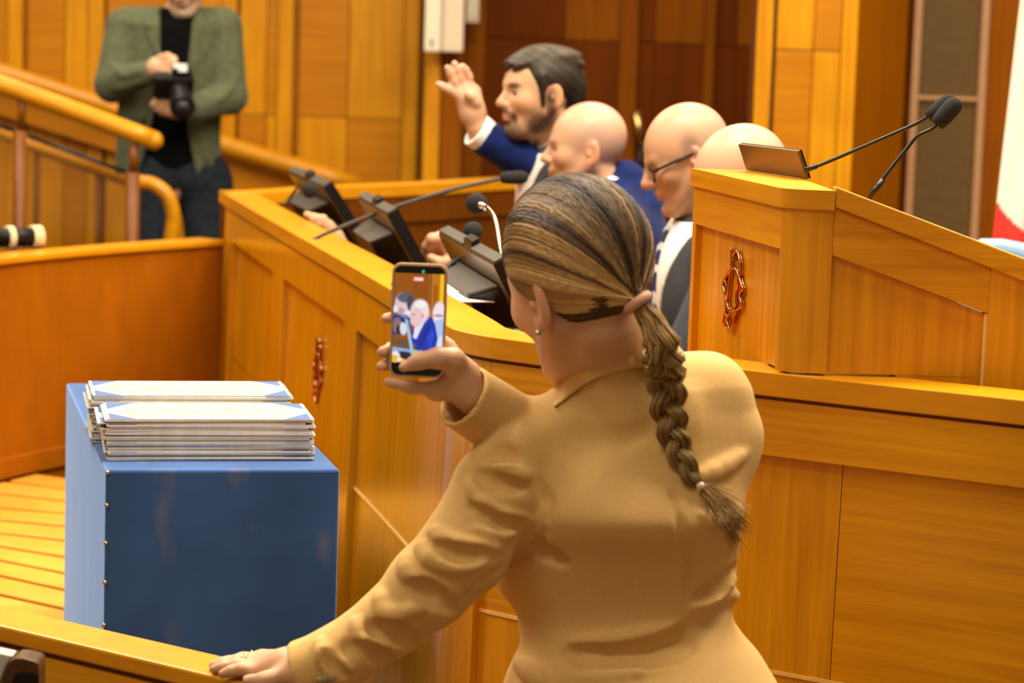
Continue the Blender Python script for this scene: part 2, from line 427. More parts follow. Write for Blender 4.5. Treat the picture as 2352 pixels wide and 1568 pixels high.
slab(Bc1, bk, (ZB, ZB), (zfz, zfz), fn, -.03, -.012).build('front_panel', M['wv'], lect)
dfl = np.dot(at_plane(1748, 831, np.append(Bc1, 0), np.append(fn, 0))[:2] - Bc1, fd)
slab(Bc1 + fd*dfl, bk, (ZB - .16, ZB - .16), (ZB, ZB), fn, -.03, -.0122).build('front_panel', M['wv'], lect)
slab(bk - fd*.022, bk, (ZB - .1, ZB - .1), (zfz, zfz), fn, -.03, 0).build('stile', M['wv'], lect, bevel=.001)
colr = arc(Bc1, Bc2); mb = MB(); mb.prism([*colr, Bc2 - sn*.05, Bc1 - fn*.05], ZB, ZC); mb.build('corner_column', M['wv'], lect, smooth='auto')
def side_d(px, py): 
    q = at_plane(px, py, np.append(Bc2, 0), np.append(sn, 0)); return np.dot(q[:2] - Bc2, sd), q[2]
d0, z0 = side_d(1926, 480); d1, z1 = side_d(2352, 646)
sl = (z1 - z0)/(d1 - d0); zcap = lambda d: z0 + (d - d0)*sl
f0 = side_d(1916, 588); f1 = side_d(2267, 720); fz = lambda d: f0[1] + (d - f0[0])*(f1[1] - f0[1])/(f1[0] - f0[0])
dst = side_d(2266, 800)[0]
S = lambda d: Bc2 + sd*d
slab(S(0), S(dst), (fz(0), fz(dst)), (zcap(0), zcap(dst)), sn, -.03, -.002).build('frieze', M['wh'], lect, bevel=.001)
slab(S(0), S(dst - .006), (ZB - .0, ZB - .0), (fz(0), fz(dst)), sn, -.03, -.012).build('side_panel', M['wv'], lect)
slab(S(dst - .006), S(dst), (ZB - .25, ZB - .25), (fz(dst), fz(dst)), sn, -.03, -.004).build('inlay_strip', M['inlay'], lect)
slab(S(dst), S(slen), (ZB - .25, ZB - .25), (zcap(dst), zcap(slen)), sn, -.03, -.002).build('stile', M['wv'], lect)
dlo = side_d(2070, 864)[0]
slab(S(dlo), S(slen), (ZB - .25, ZB - .25), (ZB, ZB), sn, -.03, -.0125).build('side_panel', M['wv'], lect)
# cap: flat ledge round the front, then the slope
cth = .031
co = .006
b1, b2 = Bc1 + fn*co, Bc2 + sn*co
ring = [bk + fn*co + fd*.004, *arc(b1, b2)]
inner = [b2 + np.array([-.004, .09]), bk + fn*co + fd*.004 + sd*.16]
mb = MB(); mb.prism(ring + inner, ZC, ZL); mb.build('cap_ledge', M['wh'], lect, smooth='auto')
e0, e1 = side_d(1931, 433), side_d(2352, 593); ztop = lambda d: e0[1] + (d - e0[0])*(e1[1] - e0[1])/(e1[0] - e0[0])
slab(S(.001), S(slen), (zcap(0), zcap(slen)), (ztop(0), ztop(slen)), sn, -.036, co).build('side_rim', M['wh'], lect, bevel=.0025)
far = fd*(flen - .03)
slab(S(.10) + far, S(slen) + far, (zcap(.1), zcap(slen)), (ztop(.1) - .004, ztop(slen) - .004), sn, -.03, 0).build('side_rim', M['wh'], lect, bevel=.002)
q = [np.append(S(.03) - sn*.03, zcap(.03) + .012), np.append(S(slen) - sn*.03, zcap(slen) + .012), np.append(S(slen) + far, zcap(slen) + .012), np.append(S(.03) + far, zcap(.03) + .012)]
MB().hexa([v - np.array([0, 0, .02]) for v in q], q).build('writing_slope', M['wh'], lect)
ec3 = at_plane(1692, 666, np.append(Bc1 - fn*.012, 0), np.append(fn, 0))
up3 = at_plane(1692, 570, np.append(Bc1 - fn*.012, 0), np.append(fn, 0)); dn3 = at_plane(1692, 763, np.append(Bc1 - fn*.012, 0), np.append(fn, 0))
l3 = at_plane(1667, 660, np.append(Bc1 - fn*.012, 0), np.append(fn, 0)); r3 = at_plane(1716, 672, np.append(Bc1 - fn*.012, 0), np.append(fn, 0))
e = emblem('emblem', lect, ec3, np.append(-fd, 0), np.array([0, 0, 1.0]), np.linalg.norm((r3 - l3)[:2]), up3[2] - dn3[2], np.append(fn, 0)); tag(e, 'copper interlaced monogram emblem')

# thin bronze screen standing on the ledge
n3 = np.append(fn, 0)
pc = np.append(Bc1 + fd*.12 + sd*.09, ZL + .001)
br = at_z(1852, 412, ZL + .001); bl = at_z(1714, 391, ZL + .001)
tr = P(1831, 347, br[1] + .0); tl = P(1695, 331, bl[1] + .0)
nn = np.cross(br - bl, tl - bl); nn /= np.linalg.norm(nn); nn = nn if nn[1] < 0 else -nn
scr = empty('thin_screen', (bl + br)/2, 'thin bronze-backed screen standing tilted on the lectern ledge', 'screen')
q = [bl, br, tr, tl]
MB().hexa([v + nn*0 for v in q], [v - nn*.006 for v in q]).build('back_plate', M['bronze'], scr, bevel=.0008)
MB().hexa([v - nn*.0062 for v in q], [v - nn*.009 for v in q]).build('display', M['black'], scr)

# ------------------------------------------------------------------ blue box
boxp = [at_z(243, 1078, .912), at_z(781, 1077, .912)]
ZX = boxp[0][2]
bkl = at_z(152, 879, ZX); fr, flp = boxp[1], boxp[0]
bkr2 = bkl + (fr - flp)
bl4 = [flp, fr, bkr2, bkl]
def velvet():
    m, t, b = new_mat('blue_velvet')
    tc = t.nodes.new('ShaderNodeTexCoord'); n = t.nodes.new('ShaderNodeTexNoise'); n.inputs['Scale'].default_value = 6; n.inputs['Detail'].default_value = 5
    t.links.new(tc.outputs['Object'], n.inputs['Vector'])
    r = t.nodes.new('ShaderNodeValToRGB'); r.color_ramp.elements[0].color = (.011, .054, .20, 1); r.color_ramp.elements[1].color = (.022, .088, .29, 1)
    r.color_ramp.elements[0].position = .35; r.color_ramp.elements[1].position = .65
    t.links.new(n.outputs[0], r.inputs[0])
    # pale worn scuffs
    mp = t.nodes.new('ShaderNodeMapping'); mp.inputs['Scale'].default_value = (9, 9, 4); t.links.new(tc.outputs['Object'], mp.inputs[0])
    n2 = t.nodes.new('ShaderNodeTexNoise'); n2.inputs['Scale'].default_value = 1; t.links.new(mp.outputs[0], n2.inputs['Vector'])
    r2 = t.nodes.new('ShaderNodeValToRGB'); r2.color_ramp.elements[0].position = .60; r2.color_ramp.elements[1].position = .78; t.links.new(n2.outputs[0], r2.inputs[0])
    mx = t.nodes.new('ShaderNodeMix'); mx.data_type = 'RGBA'; t.links.new(r2.outputs[0], mx.inputs[0]); t.links.new(r.outputs[0], mx.inputs[6]); mx.inputs[7].default_value = (.16, .15, .16, 1)
    t.links.new(mx.outputs[2], b.inputs['Base Color'])
    setp(b, Roughness=.85, Sheen_Weight=.9, Sheen_Roughness=.45); b.inputs['Sheen Tint'].default_value = (.35, .55, 1, 1)
    return m
M['velvet'] = velvet()
box = empty('covered_box', ((bl4[0] + bl4[2])/2*[1, 1, 0] + [0, 0, RZ]), 'tall blue velvet covered box with brass nails along a corner', 'box')
MB().hexa([np.array([p[0], p[1], RZ]) for p in bl4], bl4).build('body', M['velvet'], box, bevel=.006, seg=3)
bd = (fr - flp); bd /= np.linalg.norm(bd); bn = np.array([bd[1], -bd[0], 0]); 
for y in (1085, 1160, 1247, 1337, 1435, 1530):
    q = at_plane(247 - (y - 1085)*.024, y, flp, bn)
    MB().ball(q + bn*.001, (.0042, .0042, .0042), 10, 6).build('nail', M['brass'], box, smooth=True)

# ------------------------------------------------------------------ printed sheets in two stacks
def sheet_mat():
    m, t, b = new_mat('printed_paper')
    uv = t.nodes.new('ShaderNodeUVMap'); sep = t.nodes.new('ShaderNodeSeparateXYZ'); t.links.new(uv.outputs[0], sep.inputs[0])
    def mth(op, a, c=None, d=None):
        n = t.nodes.new('ShaderNodeMath'); n.operation = op
        for i, v in enumerate((a, c, d)):
            if v is None: continue
            if isinstance(v, (int, float)): n.inputs[i].default_value = v
            else: t.links.new(v, n.inputs[i])
        return n.outputs[0]
    u, v = sep.outputs[0], sep.outputs[1]
    du = mth('ABSOLUTE', mth('SUBTRACT', u, .5)); dv = mth('ABSOLUTE', mth('SUBTRACT', v, .5))
    corner = mth('GREATER_THAN', mth('ADD', du, mth('MULTIPLY', dv, .35)), .528)
    corner = mth('MULTIPLY', corner, mth('LESS_THAN', du, .485))
    nz = t.nodes.new('ShaderNodeTexNoise'); nz.inputs['Scale'].default_value = 7; nz.inputs['Detail'].default_value = 6; t.links.new(uv.outputs[0], nz.inputs['Vector'])
    r = t.nodes.new('ShaderNodeValToRGB'); e = r.color_ramp.elements
    e[0].position = .36; e[0].color = (.19, .25, .24, 1); e[1].position = .58; e[1].color = (.47, .40, .30, 1)
    x = e.new(.46); x.color = (.42, .30, .20, 1)
    t.links.new(nz.outputs[0], r.inputs[0])
    inn = mth('MULTIPLY', mth('LESS_THAN', du, .40), mth('LESS_THAN', dv, .36))
    mx = t.nodes.new('ShaderNodeMix'); mx.data_type = 'RGBA'; t.links.new(mth('MULTIPLY', inn, .75), mx.inputs[0])
    mx.inputs[6].default_value = (.50, .46, .38, 1); t.links.new(r.outputs[0], mx.inputs[7])
    m2 = t.nodes.new('ShaderNodeMix'); m2.data_type = 'RGBA'; t.links.new(mth('MULTIPLY', corner, .9), m2.inputs[0])
    t.links.new(mx.outputs[2], m2.inputs[6]); m2.inputs[7].default_value = (.05, .11, .26, 1)
    t.links.new(m2.outputs[2], b.inputs['Base Color']); setp(b, Roughness=.8); b.inputs['Specular IOR Level'].default_value = .05
    return m
M['sheet'] = sheet_mat()
M['edge'] = plain('paper_edge', (.80, .78, .72, 1), .7, noise=.1, nscale=60)
M['edge2'] = plain('paper_edge_grey', (.50, .50, .48, 1), .7, noise=.1, nscale=60)
sw, sdp = .372, .188
bsd = (bkl - flp); bsd /= np.linalg.norm(bsd)
def sheet_mesh(tk, edge):
    me = bpy.data.meshes.new('sheet'); nx = 6
    vs = []; fs = []
    for j in (0, 1):
        for i in range(nx + 1):
            for z in (0, tk): vs.append(((i/nx - .5)*sw, (j - .5)*sdp, z))
    I = lambda j, i, z: (j*(nx + 1) + i)*2 + z
    for i in range(nx):
        fs.append((I(0, i, 1), I(0, i + 1, 1), I(1, i + 1, 1), I(1, i, 1)))
    nt = len(fs)
    for i in range(nx):
        fs += [(I(0, i, 0), I(1, i, 0), I(1, i + 1, 0), I(0, i + 1, 0)), (I(0, i, 0), I(0, i + 1, 0), I(0, i + 1, 1), I(0, i, 1)), (I(1, i + 1, 0), I(1, i, 0), I(1, i, 1), I(1, i + 1, 1))]
    fs += [(I(0, 0, 0), I(0, 0, 1), I(1, 0, 1), I(1, 0, 0)), (I(0, nx, 1), I(0, nx, 0), I(1, nx, 0), I(1, nx, 1))]
    me.from_pydata(vs, [], fs); me.materials.append(M['sheet']); me.materials.append(edge)
    me.polygons.foreach_set('material_index', [0 if k < nt else 1 for k in range(len(fs))])
    uvl = me.uv_layers.new()
    for p in me.polygons:
        for li in p.loop_indices:
            v = me.vertices[me.loops[li].vertex_index].co; uvl.data[li].uv = (v.x/sw + .5, v.y/sdp + .5)
    return me
sm = [sheet_mesh(.0030, M['edge']), sheet_mesh(.0022, M['edge']), sheet_mesh(.0036, M['edge2'])]
ang = math.atan2(bd[1], bd[0])
f0p = at_z(253, 1057, ZX + .001); 
fc = f0p + bd*(sw/2) + bsd*(sdp/2) 
rc = fc + bsd*(sdp + .012) - bd*.012
def stack(c, n, htop, lab_top, lab, grp, seed):
    rr = random.Random(seed); z = ZX + .0012; i = 0
    while z < htop:
        k = rr.choice((0, 0, 1, 2)); me = sm[k]; tk = (.0030, .0022, .0036)[k]
        o = bpy.data.objects.new('printed_sheet', me); COL.objects.link(o)
        f = (z - ZX)/(htop - ZX)
        o.location = (c[0] + rr.gauss(0, .004) - .006*f*bd[0], c[1] + rr.gauss(0, .0022), z); o.rotation_euler = (0, 0, ang + rr.gauss(0, .006))
        last = z + tk + .0002 >= htop
        tag(o, lab_top if last else lab, 'sheet', grp)
        z += tk + .0002; i += 1
stack(fc, 0, ZX + .076, 'top printed cream sheet with blue corners on the front stack', 'cream paper sheet within the front stack on the blue box', 'sheets of the front stack', 3)
stack(rc, 0, ZX + .087, 'top printed cream sheet with blue corners on the rear stack', 'cream paper sheet within the rear stack on the blue box', 'sheets of the rear stack', 5)
# ------------------------------------------------------------------ back walls
def X_at(px, Y, py=200): return P(px, py, Y)[0]
def Z_at(py, Y, px): return P(px, py, Y)[2]
YW = 11.8
ZTOP = 3.4
mb = MB(); mb.box((-2.3, YW + .1, 1.7), (3.75, .15, 3.4)); wb = mb.build('wall_back', M['wvd']); tag(wb, kind='structure')
def wpanel(parent, x0, x1, z0, z1, Y, m, t=.02, name='panel'):
    mb = MB(); mb.box(((x0 + x1)/2, Y - t/2, (z0 + z1)/2), (abs(x1 - x0), t, abs(z1 - z0))); return mb.build(name, M[m], parent, bevel=.002)
zr = [Z_at(270, YW, 800), Z_at(270, YW, 800) + 1.02]
rows = [(0, zr[0] - 1.02), (zr[0] - 1.02, zr[0]), (zr[0], zr[1]), (zr[1], ZTOP)]
cols = [(-560, -410, -252), (-245, -110, 55), (66, 150, 240), (248, 395, 545), (551, 612, 674), (688, 800, 962)]
for ci, (a, b, c) in enumerate(cols):
    xa, xb, xc = X_at(a, YW), X_at(b, YW), X_at(c, YW); xs = xc - .075
    for ri, (z0, z1) in enumerate(rows):
        f = (ri + (0 if ci in (5, 3, 2, 0) else 1)) % 2
        wpanel(wb, xa, xb - .002, z0 + .002, z1 - .002, YW, 'whd' if f == 0 else 'wv')
        wpanel(wb, xb + .002, xs - .002, z0 + .002, z1 - .002, YW, 'wv' if f == 0 else 'whd')
    wpanel(wb, xs + .002, xc - .004, 0, ZTOP, YW, 'wv', .024, 'stile')
# wall-side handrail descending to the right
hr = empty('wall_handrail', P(300, 260, 11.6)*[1, 1, 0], 'thick rounded oak handrail fixed along the back wall', 'handrail')
pts = [P(-120, 128, 11.62), P(0, 165, 11.62), P(270, 252, 11.62), P(500, 328, 11.62), P(830, 428, 11.62)]
MB().tube(cr(pts, 4), .042, 14).build('rail', M['wt'], hr, smooth=True)
mb = MB(); z = [p[2] for p in pts]
mb.hexa([np.array([p[0], 11.70, p[2] - .20]) for p in pts] + [np.array([p[0], 11.715, p[2] - .20]) for p in pts[::-1]],
        [np.array([p[0], 11.70, p[2] + .02]) for p in pts] + [np.array([p[0], 11.715, p[2] + .02]) for p in pts[::-1]])
mb.build('backing_board', M['whd'], hr)

# pilaster
YP = 11.3
xa, xb, xc = X_at(976, YP), X_at(1013, YP), X_at(1064, YP)
mb = MB(); mb.box(((xa + xc)/2, YP + .3, 1.7), (xc - xa, .55, 3.4)); pl = mb.build('trim_1', M['groove']); tag(pl, kind='structure')
wpanel(pl, xa, xb - .003, 0, 3.4, YP + .02, 'wv'); wpanel(pl, xb + .003, xc, 0, 3.4, YP + .024, 'redl', .016)  # right face: side shading put into a darker wood tone
# doors in the niche, panels in darker red-brown tones
YD = 11.7
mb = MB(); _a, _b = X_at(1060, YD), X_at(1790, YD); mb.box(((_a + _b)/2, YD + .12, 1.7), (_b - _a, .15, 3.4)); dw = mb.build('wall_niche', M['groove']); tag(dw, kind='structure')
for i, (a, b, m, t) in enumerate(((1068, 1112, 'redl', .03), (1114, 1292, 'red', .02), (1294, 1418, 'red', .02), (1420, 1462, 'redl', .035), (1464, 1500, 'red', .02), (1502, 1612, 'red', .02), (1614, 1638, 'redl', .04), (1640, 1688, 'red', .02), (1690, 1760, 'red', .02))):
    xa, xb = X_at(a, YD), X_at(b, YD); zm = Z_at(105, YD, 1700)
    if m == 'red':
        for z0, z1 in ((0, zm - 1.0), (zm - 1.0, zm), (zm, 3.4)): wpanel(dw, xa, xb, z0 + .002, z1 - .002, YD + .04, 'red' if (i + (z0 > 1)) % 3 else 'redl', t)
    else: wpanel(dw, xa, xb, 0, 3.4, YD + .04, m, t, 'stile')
# brass door pull on the dark door
dp = empty('door_pull', P(1465, 330, 11.55), 'tall brass door pull on the dark door behind the bald men', 'handle')
MB().tube([P(1462, 256, 11.6), P(1468, 300, 11.6), P(1474, 330, 11.6)], [.022, .024, .018], 10).build('grip', M['brass'], dp, smooth=True)
MB().tube([P(1474, 332, 11.6), P(1468, 380, 11.6), P(1460, 420, 11.6)], .014, 8).build('bar', M['dsteel'], dp, smooth=True)
for y in (345, 395):
    MB().tube([P(1484, y, 11.58), P(1484, y, 11.72)], .016, 8).build('rosette', M['brass'], dp, smooth=True)

# right hand wall, nearer
YR = 9.4
mb = MB(); xr0 = X_at(1732, YR); mb.box((xr0 + .182, YR + .12, 1.7), (.365, .2, 3.4)); wr = mb.build('wall_right', M['groove']); tag(wr, kind='structure')
wpanel(wr, X_at(1732, YR), X_at(1768, YR), 0, 3.4, YR, 'wv', .03, 'stile')
zc2 = Z_at(116, YR, 1850)
for (a, b, sw2) in ((1778, 1862, 0), (1864, 1925, 1)):
    for k, (z0, z1) in enumerate(((0, zc2 - .95), (zc2 - .95, zc2), (zc2, 3.4))):
        wpanel(wr, X_at(a, YR), X_at(b, YR), z0 + .002, z1 - .002, YR, 'whd' if (k + sw2) % 2 else 'wv', .02)
wpanel(wr, X_at(1927, YR), X_at(1962, YR), 0, 3.4, YR, 'wv', .026, 'stile')
# side return running back to the grille
YG = 10.2
xg = X_at(2082, YG)
mb = MB(); a = np.array([X_at(1962, YR), YR]); b = np.array([xg - .01, YG - .02])
mb.prism([a, a + [0, .04], b + [0, .04], b], 0, 3.4); rt = mb.build('trim_2', M['wvm']); tag(rt, kind='structure')
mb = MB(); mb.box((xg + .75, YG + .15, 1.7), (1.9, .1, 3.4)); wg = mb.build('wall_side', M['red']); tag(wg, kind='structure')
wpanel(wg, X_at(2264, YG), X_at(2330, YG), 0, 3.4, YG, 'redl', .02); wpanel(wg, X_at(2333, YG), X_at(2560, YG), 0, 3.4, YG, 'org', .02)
mb = MB(); mb.box((xg + 3.7, YG + .15, 1.7), (4.0, .1, 3.4)); w2 = mb.build('wall_far', M['org']); tag(w2, kind='structure')
mb = MB(); mb.box((-5.6, 11.9, 1.7), (2.9, .15, 3.4)); w3 = mb.build('wall_rear', M['wv']); tag(w3, kind='structure')
gr = empty('wall_grille', (X_at(2170, YG), YG, 0), 'tall bronze-framed air grille in the wall behind the lectern microphones', 'grille')
xl0, xl1, xr0_, xr1 = X_at(2090, YG), X_at(2108, YG), X_at(2244, YG), X_at(2262, YG)
MB().box(((xl0 + xl1)/2, YG - .01, 1.7), (xl1 - xl0, .05, 3.4)).build('frame_post', M['grilleframe'], gr, bevel=.004)
MB().box(((xr0_ + xr1)/2, YG - .01, 1.7), (xr1 - xr0_, .05, 3.4)).build('frame_post', M['grilleframe'], gr, bevel=.004)
MB().box(((xl1 + xr0_)/2, YG - .005, Z_at(226, YG, 2170)), (xr0_ - xl1, .03, .016)).build('crossbar', M['grilleframe'], gr)
MB().box(((xl1 + xr0_)/2, YG + .07, 1.7), (xr0_ - xl1, .01, 3.4)).build('backing', M['grilleback'], gr)
z = .9; k = 0
while z < 2.0:
    MB().box(((xl1 + xr0_)/2, YG + .01, z), (xr0_ - xl1, .012, .0115)).build('slat', M['grille'], gr); z += .0205; k += 1
mb = MB()
for x in np.linspace(xl1 + .01, xr0_ - .01, 26): mb.box((x, YG + .03, 1.7), (.005, .006, 3.2))
g = mb.build('wire_mesh', M['grille'], gr); tag(g, kind='stuff')

# cream column loudspeaker and box on the pilaster
ls = empty('column_speaker', P(1018, 60, 11.2), 'cream column loudspeaker hanging on the pilaster above the raised hand', 'speaker')
def facebox(x0, x1, y0, y1, Y, t):
    a, b = P(x0, y1, Y), P(x1, y1, Y); z1 = P((x0 + x1)/2, y0, Y)[2]
    mb = MB(); return mb.box(((a[0] + b[0])/2, Y + t/2, (a[2] + z1)/2), (b[0] - a[0], t, z1 - a[2]))
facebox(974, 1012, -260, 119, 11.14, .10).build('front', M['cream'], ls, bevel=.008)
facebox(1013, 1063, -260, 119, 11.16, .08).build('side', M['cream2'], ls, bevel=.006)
c = P(991, 98, 11.14); a3 = np.array([np.array([1., 0, 0]), np.array([0, 0, 1.]), np.array([0, -1., 0])])
mb = MB(); mb.tube([c + [0, -.002, .014], c + [0, -.002, .004]], .007, 8); mb.tube([c + [0, -.002, -.002], c + [0, -.002, -.016]], .0045, 8)
mb.build('badge', plain('badge_grey', (.12, .13, .17, 1), .5), ls)
jb = empty('junction_box', P(1082, 20, 11.5), 'small cream box on the wall beside the column loudspeaker', 'box')
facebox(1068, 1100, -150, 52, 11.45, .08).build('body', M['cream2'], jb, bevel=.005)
facebox(1074, 1094, -140, 40, 11.445, .004).build('cover', M['cream'], jb)

# ------------------------------------------------------------------ stair railing at left
st = empty('stair_railing', P(305, 555, 9.0)*[1, 1, 0], 'oak and glass stair railing with terracotta posts at the left', 'railing')
MB().tube(cr([P(-140, 140, 9.0), P(0, 193, 9.0), P(180, 258, 9.0), P(352, 322, 9.0)], 4), .034, 16).build('handrail', M['wt'], st, smooth=True)
MB().ball(P(353, 322.5, 9.0), (.034, .034, .034), 14, 10).build('end_knob', M['wt'], st, smooth=True)
pc = P(306, 460, 9.0)
for (px, yt, yb, wide, r) in ((308, 330, 400, 0, .016), (305, 396, 575, 1, .026), (46, 300, 570, 1, .024), (50, 215, 300, 0, .014)):
    a, b = P(px, yt, 9.0), P(px, yb, 9.0); b = np.array([a[0], a[1], b[2] if not wide else .2])
    MB().tube([a, b], r, 12).build('post', M['terra'], st, smooth=True)
mb = MB(); q = [P(66, 318, 9.0), P(290, 400, 9.0)]
def gl(xa, ya, xb, yb):
    a, b = P(xa, ya, 9.0), P(xb, yb, 9.0)
    t = [a, b, b + [0, .012, 0], a + [0, .012, 0]]
    return MB().hexa([np.array([v[0], v[1], .45]) for v in t], t)
gl(66, 318, 288, 398).build('glass_pane', M['glass'], st); gl(-140, 245, 32, 304).build('glass_pane', M['glass'], st)
for (xa, ya, xb, yb) in ((64, 312, 290, 395), (-140, 240, 32, 300)):
    MB().tube([P(xa, ya, 9.0), P(xb, yb, 9.0)], .008, 8).build('glass_trim', M['dsteel'], st, smooth=True)
MB().tube(cr([P(318, 418, 9.15), P(352, 424, 9.15), P(385, 450, 9.15), P(398, 495, 9.15), P(394, 540, 9.15), P(384, 640, 9.15)], 5), .027, 12).build('rail_return', M['wt'], st, smooth=True)
# second lower rail behind the glass
lo = empty('lower_rail', P(200, 400, 10.6)*[1, 1, 0], 'lower oak rail seen through the stair glass', 'rail')
MB().tube([P(-100, 262, 10.6), P(80, 335, 10.6), P(300, 415, 10.6)], .028, 10).build('rail', M['wt'], lo, smooth=True)
for px in (85, 228):
    a = P(px, 330 + (px - 85)*.36, 10.6); MB().tube([a, np.array([a[0], a[1], .2])], .014, 8).build('post', M['terra'], lo, smooth=True)

# rolled black cushion with cream cords on the left parapet
rz = 1.019
c0 = at_z(-30, 577, rz); c1 = at_z(78, 574, rz); cz = np.array([0, 0, .030])
rb = empty('bolster', (c0 + c1)/2, 'black bolster roll with cream rope ends on the left parapet', 'bolster')
c0 = c0 + [0, .10, 0]; c1 = c1 + [0, .10, 0]
MB().tube([c0 + cz, c1 + cz], .028, 14).build('roll', M['black'], rb, smooth=True)
cord = plain('cream_cord', (.70, .55, .30, 1), .8, noise=.3, nscale=150)
ax = (c1 - c0)/np.linalg.norm(c1 - c0); e1 = np.array([0, 0, 1.0]); e2 = np.cross(ax, e1)
for u in (.30, .36, .83, .90, .97):
    cc = c0 + (c1 - c0)*u + cz
    MB().tube([cc + .0295*(math.cos(t)*e1 + math.sin(t)*e2) for t in np.linspace(0, 2*math.pi, 22)], .0065, 6, caps=False).build('cord', cord, rb, smooth=True)

# bronze housing at the bottom left corner, in front of the rail
hc = P(40, 1560, 3.30)
hs = empty('console_housing', hc*[1, 1, 0], 'dark bronze rounded console housing at the lower left, before the rail', 'console')
def rounded(px, Y, r=14):
    return [P(x, y, Y) for x, y in px]
out = [(-70, 1760), (2, 1565), (12, 1535), (22, 1519), (36, 1511), (56, 1512), (80, 1518), (88, 1524), (89, 1540), (88, 1760)]
inn = [(16, 1760), (26, 1570), (34, 1551), (44, 1544), (60, 1544), (89, 1550), (88.5, 1760)]
dk = plain('dark_bronze', (.075, .032, .010, 1), .4, .3, noise=.1)
MB().hexa(rounded(out, 3.30), [p + [0, .05, 0] for p in rounded(out, 3.30)]).build('frame', dk, hs, bevel=.002)
MB().hexa(rounded(inn, 3.297), rounded(inn, 3.3005)).build('screen', M['black'], hs)
g = [(-160, 1760), (-120, 1480), (-2, 1499), (30, 1506), (14, 1528), (2, 1560), (-60, 1760)]
gp = plain('pale_grey_plastic', (.48, .46, .40, 1), .4)
MB().hexa(rounded(g, 3.32), [p + [0, .03, 0] for p in rounded(g, 3.32)]).build('side_cover', gp, hs, bevel=.002)

# ------------------------------------------------------------------ screens, microphones, papers on the desk
def monitor(px, py, px2, py2, pxb, pyb, Y, lab):
    # top edge far end, near end, foot of the near side edge (pixel), Y of the near end
    n = P(px2, py2, Y); f = at_z(px, py, n[2]); wv = f - n; wl = np.linalg.norm(wv); wv /= wl
    nrm = np.array([-wv[1], wv[0], 0]); nrm = nrm if nrm[0] > 0 else -nrm      # towards the sitters
    foot = at_plane(pxb, pyb, n, wv)                                             # in the plane across the width
    dn = foot - n; dl = np.linalg.norm(dn); dn /= dl
    th = np.cross(wv, dn); th = th if th[0] < 0 else -th                        # out of the back
    L = max(dl, .30)
    o = empty('desk_monitor', (n[0] + dn[0]*L, n[1] + dn[1]*L, .93), lab, 'monitor', None)
    q = [f, n, n + dn*L, f + dn*L]
    MB().hexa([v - th*.0 for v in q], [v + th*.026 for v in q]).build('case', M['black'], o, bevel=.003)
    MB().hexa([v + th*.0262 + dn*.004 for v in q[:2]] + [v + th*.0262 - dn*.004 for v in q[2:]], [v + th*.0275 + dn*.004 for v in q[:2]] + [v + th*.0275 - dn*.004 for v in q[2:]]).build('back_panel', M['bm'], o)
    MB().hexa([v - th*.004 for v in q], [v - th*.0005 for v in q]).build('display', M['black'], o)
    t1 = [f + wv*0 + th*.001 + [0, 0, .001], f - wv*wl*.46 + th*.001 + [0, 0, .001], f - wv*wl*.46 + th*.024 + [0, 0, .001], f + th*.024 + [0, 0, .001]]
    up = np.array([0, 0, .004])
    MB().hexa(t1, [v + up for v in t1]).build('top_trim', M['grey'], o)
    t2 = [f - wv*wl*.60 + th*.001, n + th*.001, n + th*.024, f - wv*wl*.60 + th*.024]
    MB().hexa(t2, [v + up for v in t2]).build('top_trim', M['grey'], o)
    a = f - wv*wl*.46; b = f - wv*wl*.60
    t3 = [a + th*.002, b + th*.002, b + th*.022, a + th*.022]
    MB().hexa(t3, [v + up*4.2 for v in t3]).build('camera_bump', M['black'], o, bevel=.003)
    # housing behind the case with a chamfered grey lid
    s0, s1 = .17, 1.0
    A = f - wv*wl*.14 + dn*L*s0 + th*.029; B = f - wv*wl*.92 + dn*L*s0 + th*.029
    A2, B2 = A + th*.058 - wv*wl*.10, B + th*.058 + wv*wl*.10
    q = [A, B, B2, A2]
    MB().hexa([v + dn*.006 for v in q], [v + dn*(L*(s1 - s0)) for v in q]).build('housing', M['black'], o, bevel=.004)
    MB().hexa([v + th*(.001) for v in q], [v + dn*.0055 + th*.001 for v in q]).build('lid', M['grey'], o, bevel=.002)
    v = A2 + (B2 - A2)*.45 + dn*.055; v2 = v + (B2 - A2)*.16
    MB().hexa([v, v2, v2 + dn*.02, v + dn*.02], [w + th*.002 for w in (v, v2, v2 + dn*.02, v + dn*.02)]).build('badge', M['grey'], o)
    return o
M['bm'] = plain('case_reflection_brown', (.085, .042, .010, 1), .3, .0, noise=.1)  # brown stands for the wood reflected in the monitor backs
monitor(678, 385, 760, 418, 868, 590, 7.15, 'black desk monitor farthest away, at the left corner of the curved desk')
monitor(842, 443, 910, 480, 984, 618, 6.05, 'black desk monitor in the middle, behind the long boom microphone')
monitor(1030, 522, 1160, 592, 1232, 742, 4.98, 'black desk monitor nearest, between the phone and the blonde head')

